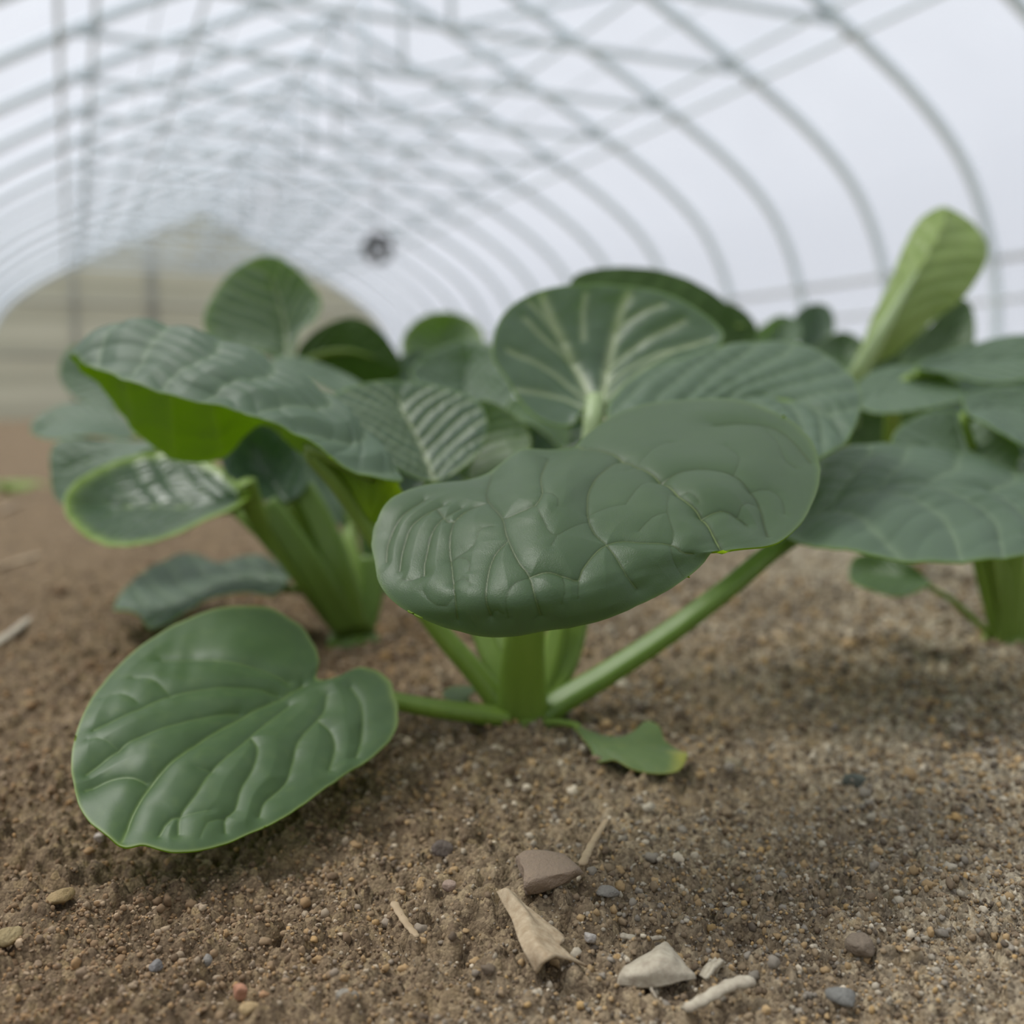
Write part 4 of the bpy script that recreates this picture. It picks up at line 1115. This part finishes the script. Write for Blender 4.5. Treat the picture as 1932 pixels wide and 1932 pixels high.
# ---- plant 7: at the right edge
P7 = plant(1898, 1212, 0.553, 'plant at the right edge, its bunched stalks rising from sandy soil')
leaf(P7,
     sideA=[(1719, 1066, .53), (1680, 1048, .54), (1640, 1045, .545), (1612, 1052, .548)],
     tip=(1601, 1082, .545), sideB=[(1752, 1103, .51), (1705, 1124, .508), (1640, 1112, .52)],
     base=(1752, 1095, .525), mid=[(1700, 1085, .53), (1650, 1080, .54)],
     n=60, mats=[M_LOW, M_UND], amp=0.8, pet=[(1888, 1208, .552), (1855, 1185, .548), (1800, 1135, .538)], pet_r=(0.0035, 0.0022), label='small leaf held low on a thin stalk', seed=91)
leaf(P7,
     sideA=[(1895, 905, .50), (1925, 850, .51), (1880, 806, .53)],
     tip=(1800, 775, .545), sideB=[(1760, 900, .50), (1690, 870, .505), (1683, 826, .515), (1719, 792, .53), (1755, 777, .54)],
     base=(1830, 930, .50), mid=[(1825, 880, .515), (1815, 825, .535)],
     n=70, mats=[M_TOPB, M_UND], pet=[(1895, 1210, .553), (1885, 1130, .545), (1860, 1000, .525)], pet_r=(0.006, 0.004), label='rounded leaf above the broad outstretched leaf', seed=93)
leaf(P7,
     sideA=[(1860, 800, .50), (1920, 835, .49), (1990, 860, .49)],
     tip=(2050, 820, .51), sideB=[(1816, 750, .53), (1863, 734, .54), (1932, 732, .545), (2000, 755, .54)],
     base=(1822, 775, .52), mid=[(1880, 765, .53), (1960, 780, .53)],
     n=60, mats=[M_TOPB, M_UND], pet=[(1905, 1210, .553), (1900, 1100, .55), (1850, 900, .535)], pet_r=(0.006, 0.0035), label='leaf arching down at the right edge', seed=95)
for pts, r0, r1 in [([(1890, 1212, .55), (1870, 1140, .545), (1850, 1060, .535), (1840, 980, .53)], .005, .004),
                    ([(1900, 1212, .55), (1905, 1130, .545), (1915, 1050, .54), (1925, 960, .53)], .0075, .0055),
                    ([(1912, 1212, .55), (1940, 1130, .55), (1965, 1040, .55)], .0065, .005),
                    ([(1895, 1214, .548), (1895, 1150, .545), (1885, 1080, .54), (1870, 1000, .535)], .006, .0045)]:
    V, Fq = tube(catmull([un(*p) for p in pts], 18), np.linspace(r0, r1, 18), 16, flat=0.65, ref=(0, -1, 0.3), groove=0.25)
    mesh_np('petiole', V - np.array(P7.location), Fq, M_PET, P7)
V = IV * np.array([0.013, 0.012, 0.010]) + np.array([0, 0.002, -0.002]); mesh_np('crown', V, IF, M_PET, P7)

# ---- plants further back in the bed (one modelled, the others copies of it)
def rosette(base, label):
    r = empty('pak_choi_plant', tuple(base)); tag(r, label, 'plant', 'pak choi plants further back')
    rs = np.random.default_rng(5)
    for k in range(8):
        az = k * 2.4; el = 0.5 + 0.09 * k; L = 0.075
        d = np.array([math.cos(az) * math.cos(el), math.sin(az) * math.cos(el), math.sin(el)])
        s = np.array([-math.sin(az), math.cos(az), 0]); nrm = np.cross(s, d); nrm = -nrm if nrm[2] < 0 else nrm
        n = 24; g = np.linspace(-1, 1, n); GX, GY = np.meshgrid(g, g)
        U = (GX * np.sqrt(1 - GY ** 2 / 2)).ravel(); Vv = (GY * np.sqrt(1 - GX ** 2 / 2)).ravel()
        c = d * L * 0.95
        Q = c + d * (Vv * 0.036)[:, None] - s * (U * 0.030)[:, None] - nrm * (0.25 * 0.036 * (Vv + 1) ** 2 * 0.5)[:, None] + nrm * (0.006 * np.abs(U) + 0.004 * vnoise(U * 2, Vv * 2, 1, k))[:, None]
        i = np.arange(n - 1)[:, None]; j = np.arange(n - 1)[None, :]; a = i * n + j
        Fq = np.stack([a, a + n, a + n + 1, a + 1], -1).reshape(-1, 4)
        o = mesh_np('leaf', Q, Fq, [M_TOPB, M_UND], r, attrs={'vein': np.exp(-(U / 0.05) ** 2), 'rim': U * 0})
        sm = o.modifiers.new('thickness', 'SOLIDIFY'); sm.thickness = 0.0006; sm.material_offset = 1; sm.material_offset_rim = 1
        V, Fp = tube(catmull([(0, 0, -0.004), d * 0.025, d * L * 0.5], 10), np.linspace(0.006, 0.003, 10), 10, flat=0.6, ref=nrm)
        mesh_np('petiole', V, Fp, M_PET, o)
    return r
spots = [(0.30, 1.45, 'blurred low plant far back, behind the middle plant with wrinkled leaves'),
         (0.72, 1.30, 'blurred low plant far back, behind the plant with the lime leaf'),
         (1.02, 1.05, 'blurred low plant far right, beyond the lime leaf plant'),
         (0.55, 1.90, 'blurred low plant, deepest one in the bed behind the lime leaf'),
         (-0.05, 1.75, 'blurred low plant far back beyond the tall rounded leaf')]
rp = None
for x, y, lb in spots:
    z = float(ground_z(np.array([x]), np.array([y]))[0]) + 0.002
    if rp is None:
        rp = rosette((x, y, z), lb)
    else:
        c = rp.copy(); COL.objects.link(c); c.location = (x, y, z); c.rotation_euler = (0, 0, x * 5 + y)
        c['label'] = lb
        for ch in list(rp.children):
            k = ch.copy(); COL.objects.link(k); k.parent = c
            for g2 in ch.children:
                q = g2.copy(); COL.objects.link(q); q.parent = k

# small lime seedling at the far left edge
def seedling(px, d, py, label, s=1.0):
    p = un(px, py, d); z = float(ground_z(np.array([p[0]]), np.array([p[1]]))[0])
    r = empty('seedling', (p[0], p[1], z)); tag(r, label, 'seedling')
    for k in range(6):
        az = k * 1.05 + 0.3; el = 0.7; L = 0.06 * s
        d_ = np.array([math.cos(az) * math.cos(el), math.sin(az) * math.cos(el), math.sin(el)])
        s_ = np.array([-math.sin(az), math.cos(az), 0]); nrm = np.cross(s_, d_)
        n = 16; g = np.linspace(-1, 1, n); GX, GY = np.meshgrid(g, g)
        U = (GX * np.sqrt(1 - GY ** 2 / 2)).ravel(); Vv = (GY * np.sqrt(1 - GX ** 2 / 2)).ravel()
        Q = d_ * L * 0.9 + d_ * (Vv * 0.04 * s)[:, None] + s_ * (U * 0.028 * s)[:, None] - np.array([0, 0, 1]) * (0.012 * s * (Vv + 1) ** 2)[:, None]
        i = np.arange(n - 1)[:, None]; j = np.arange(n - 1)[None, :]; a = i * n + j
        Fq = np.stack([a, a + 1, a + n + 1, a + n], -1).reshape(-1, 4)
        o = mesh_np('leaf', Q, Fq, [M_LIME, M_LIME], r, attrs={'vein': U * 0, 'rim': U * 0})
        sm = o.modifiers.new('thickness', 'SOLIDIFY'); sm.thickness = 0.0006
        V, Fp = tube(catmull([(0, 0, -0.004), d_ * 0.025 * s, d_ * L * 0.6], 8), 0.002 * s, 8, ref=nrm)
        mesh_np('petiole', V, Fp, M_PET, o)
    return r
seedling(12, 2.3, 850, 'lime green young plant far off at the left edge', 1.15)

# ------------------------------------------------------------------ litter on the soil
def rock(px, py, d, size, col, label, name='pebble', cat='pebble', seed=0, rot=0.0, sink=0.35, group=None, flatten=1.0, var=None, rough=0.8):
    p = un(px, py, d)
    # slide the point along its ray down to the soil
    c = np.array([0, 0, CAM_H]); dr = p - c
    t = 1.0
    for _ in range(30):
        q = c + dr * t; gz = float(ground_z(np.array([q[0]]), np.array([q[1]]), False)[0]) + size[2] * (1 - sink)
        t += (gz - q[2]) / dr[2] * 0.7
    q = c + dr * t
    rs = np.random.default_rng(seed)
    import bmesh
    bm = bmesh.new(); bmesh.ops.create_icosphere(bm, subdivisions=3, radius=1.0)
    V = np.array([v.co[:] for v in bm.verts]); Fq = np.array([[v.index for v in f.verts] for f in bm.faces]); bm.free()
    # a few cutting planes give the pebble its facets
    for _ in range(7):
        nn = rs.normal(size=3); nn /= np.linalg.norm(nn); h = rs.uniform(0.45, 0.8)
        dd = V @ nn; V = V - nn * np.clip(dd - h, 0, None)[:, None] * 0.9
    V = V * (1 + (0.30 if name == 'soil_clod' else 0.12) * (vnoise(V[:, 0] * 3 + V[:, 2] * 2 + 5, V[:, 1] * 3 + 9, 1, seed) + 0.5 * vnoise(V[:, 0] * 8 + V[:, 2] * 6, V[:, 1] * 8, 1, seed)))[:, None]
    V *= np.array(size)
    ca, sa = math.cos(rot), math.sin(rot)
    V = np.stack([V[:, 0] * ca - V[:, 1] * sa, V[:, 0] * sa + V[:, 1] * ca, V[:, 2]], 1)
    m = simple(name + '_stone', col, rough, 0, var or tuple(c_ * 0.7 for c_ in col), 900, 0.0009)
    o = mesh_np(name, V, Fq, m); o.location = q
    tag(o, label, cat, group); return o
peb = [(1614, 1474, (.0052, .003, .0042), (.10, .11, .09), 'smooth dark olive-grey pebble right of the torn leaf'),
       (1624, 1785, (.0048, .004, .0032), (.22, .17, .12), 'brownish three-cornered stone in the lower right soil'),
       (452, 1872, (.0026, .0022, .002), (.45, .22, .13), 'salmon pink pebble at the lower left edge of the picture'),
       (499, 1876, (.0014, .0012, .001), (.42, .24, .12), 'tiny orange pebble beside the salmon pink one'),
       (389, 1812, (.0022, .0016, .0015), (.24, .22, .19), 'small grey pebble below the low left leaf'),
       (654, 1880, (.0032, .002, .002), (.28, .25, .20), 'grey angular pebble near the bottom, left of the curled husk'),
       (797, 1670, (.0034, .0026, .0022), (.42, .28, .13), 'ochre yellow pebble left of the flat brown clod'),
       (848, 1671, (.0024, .002, .0018), (.36, .26, .2), 'pinkish tan pebble right beside the ochre one'),
       (12, 1765, (.0042, .003, .003), (.48, .37, .19), 'cream yellow stone cut by the left edge of the picture'),
       (189, 1580, (.0022, .002, .0016), (.55, .48, .42), 'whitish pebble just under the tip of the low left leaf'),
       (1168, 1808, (.0023, .002, .002), (.46, .30, .13), 'small orange-brown pebble at the left end of the shell piece'),
       (1112, 1768, (.0022, .002, .0019), (.46, .42, .38), 'whitish round pebble right of the curled husk'),
       (1147, 1682, (.004, .0022, .0018), (.24, .22, .19), 'small grey flat stone right of the flat brown clod'),
       (296, 1822, (.0024, .0018, .0016), (.20, .19, .18), 'dark grey pebble left of the small grey one, below the low leaf'),
       (1590, 1880, (.0048, .0032, .0018), (.20, .195, .175), 'dull grey flat stone near the bottom right'),
       (838, 1600, (.0045, .0035, .003), (.13, .10, .08), 'dull brown lump between low leaf and brown clod'),
       (1385, 1440, (.0045, .004, .003), (.30, .25, .16), 'tan stone half sunk right of the torn leaf'),
       (470, 1905, (.0028, .0018, .0018), (.45, .32, .16), 'ochre pebble below the salmon pink one'),
       (115, 1695, (.0055, .004, .0025), (.34, .24, .11), 'flat ochre clod in the brown soil at left')]
for k, (x, y, s, c, lb) in enumerate(peb):
    rock(x, y, 0.25, tuple(q * 0.9 for q in s), c, lb, seed=k + 3, rot=k * 1.3, group='pebbles on the soil', sink=0.62)
rock(1023, 1650, 0.25, (.0125, .0085, .0055), (.27, .20, .145), 'flat reddish brown clod above the curled husk', name='soil_clod', cat='clod', seed=77, rot=-0.5, sink=0.45, var=(.30, .22, .15))

def sheet(pts_grid, mat, name, label, cat, thick=0.0006, n=26, amp=0.0004, seed=0, group=None):
    """bent dry flake: a rows x cols grid of (px, py, lift) lying over the soil, smoothly interpolated"""
    G = []
    for row in pts_grid:
        rr = []
        for px, py, lift in row:
            c = np.array([0, 0, CAM_H]); dr = un(px, py, 0.25) - c; t = 1.0
            for _ in range(30):
                q = c + dr * t; gz = float(ground_z(np.array([q[0]]), np.array([q[1]]), False)[0]) + lift
                t += (gz - q[2]) / dr[2] * 0.7
            rr.append(c + dr * t)
        G.append(catmull(rr, n))
    G = np.array(G)
    H = np.stack([catmull(G[:, j], n) for j in range(n)], 1)
    V = H.reshape(-1, 3)
    g = np.linspace(0, 1, n); A, B = np.meshgrid(g, g)
    V = V + np.array([0, 0, 1.0]) * (vnoise(A.ravel() * 6, B.ravel() * 6, 1, seed) * amp * 2)[:, None]
    ce = V.mean(0)
    i = np.arange(n - 1)[:, None]; j = np.arange(n - 1)[None, :]; a = i * n + j
    Fq = np.stack([a, a + 1, a + n + 1, a + n], -1).reshape(-1, 4)
    o = mesh_np(name, V - ce, Fq, mat); o.location = ce
    sm = o.modifiers.new('thickness', 'SOLIDIFY'); sm.thickness = thick; sm.offset = 0
    tag(o, label, cat, group); return o
M_HUSK = simple('dry_husk', (.46, .37, .25), 0.85, 0, (.26, .18, .10), 420, 0.0006)
M_SHELL = simple('dry_shell', (.48, .43, .33), 0.85, 0, (.28, .23, .17), 420, 0.0006)
M_STRAW = simple('dry_straw', (.42, .32, .2), 0.7, 0, (.30, .21, .12), 200, 0.0002)
sheet([[(938, 1685, .004), (965, 1735, .004), (985, 1790, .004), (1012, 1835, .001)],
       [(955, 1678, .006), (990, 1722, .006), (1008, 1775, .006), (1035, 1812, .005)],
       [(972, 1690, .003), (1015, 1740, .004), (1035, 1765, .004), (1060, 1805, .004)],
       [(985, 1708, .001), (1062, 1765, .002), (1055, 1790, .002), (1108, 1822, .000)]], M_HUSK, 'curled_husk', 'pale curled dry husk bending round on the soil below the brown clod', 'husk', seed=3)
sheet([[(1164, 1856, .000), (1210, 1862, .001), (1260, 1857, .002), (1312, 1848, .001)],
       [(1172, 1838, .002), (1215, 1830, .005), (1262, 1826, .005), (1305, 1836, .002)],
       [(1190, 1820, .002), (1225, 1806, .005), (1262, 1800, .005), (1285, 1815, .002)],
       [(1225, 1800, .001), (1240, 1790, .003), (1255, 1782, .003), (1266, 1792, .001)]], M_SHELL, 'shell_fragment', 'cream three-cornered dry shell piece near the bottom of the picture', 'shell piece', seed=4, thick=0.0009)
sheet([[(1320, 1842, .000), (1330, 1825, .001), (1350, 1810, .001)],
       [(1332, 1848, .002), (1345, 1828, .003), (1362, 1812, .003)],
       [(1340, 1845, .000), (1352, 1832, .001), (1368, 1815, .001)]], M_SHELL, 'bark_flake', 'small tan flake just right of the cream shell piece', 'flake', seed=6)
def twig(pts, r0, r1, mat, label, name='twig', cat='twig', lift=0.001, flat=1.0, group=None):
    Q = []
    for px, py, lf in pts:
        c = np.array([0, 0, CAM_H]); dr = un(px, py, 0.25) - c; t = 1.0
        for _ in range(30):
            q = c + dr * t; gz = float(ground_z(np.array([q[0]]), np.array([q[1]]), False)[0]) + lf
            t += (gz - q[2]) / dr[2] * 0.7
        Q.append(c + dr * t)
    Q = catmull(Q, 20); ce = Q.mean(0)
    ra = np.linspace(r0, r1, 20) * (1 + 0.12 * np.sin(np.arange(20) * 1.7)); ra[0] *= 0.6; ra[-1] *= 0.5
    V, Fq = tube(Q - ce, ra, 12, flat=flat, ref=(0, 0, 1))
    o = mesh_np(name, V, Fq, mat); o.location = ce; return tag(o, label, cat, group)
twig([(1292, 1905, .001), (1335, 1882, .002), (1380, 1858, .003), (1422, 1850, .003)], .0014, .0020, M_SHELL, 'thick cream stick at the bottom edge right of the shell piece', 'dry_stick', 'stick', flat=0.6)
twig([(1098, 1632, .002), (1118, 1590, .002), (1146, 1545, .001)], .0013, .0009, M_STRAW, 'brown straw stem standing between clod and torn leaf', 'straw_stem', 'straw', flat=0.6)
twig([(742, 1702, .001), (765, 1740, .001), (788, 1768, .001)], .0012, .0009, M_STRAW, 'short brown chip on the soil left of the curled husk', 'wood_chip', 'wood chip', flat=0.5)
twig([(-20, 1222, .002), (20, 1195, .002), (58, 1165, .002)], .0035, .0022, M_SHELL, 'pale dry stick at the left edge beside the low leaf', 'dry_stick', 'stick', flat=0.5)
twig([(-15, 1075, .003), (30, 1060, .003), (80, 1045, .002)], .006, .004, M_HUSK, 'pale straw piece at the left edge below the cupped leaf', 'straw_stem', 'straw', flat=0.4)
twig([(0, 965, .003), (30, 950, .003), (62, 945, .002)], .006, .004, M_HUSK, 'blurred pale straw at the left edge beside the cupped leaf', 'straw_stem', 'straw', flat=0.4)
twig([(1170, 1765, .001), (1215, 1772, .001), (1250, 1768, .001)], .0010, .0007, M_SHELL, 'thin pale root lying above the shell piece', 'root', 'root', flat=0.7)
twig([(1226, 1850, .002), (1230, 1868, .001), (1240, 1885, .000)], .0005, .0003, M_SHELL, 'fine pale rootlet hanging from the shell piece', 'rootlet', 'root')
print('scene built', len(bpy.data.objects))
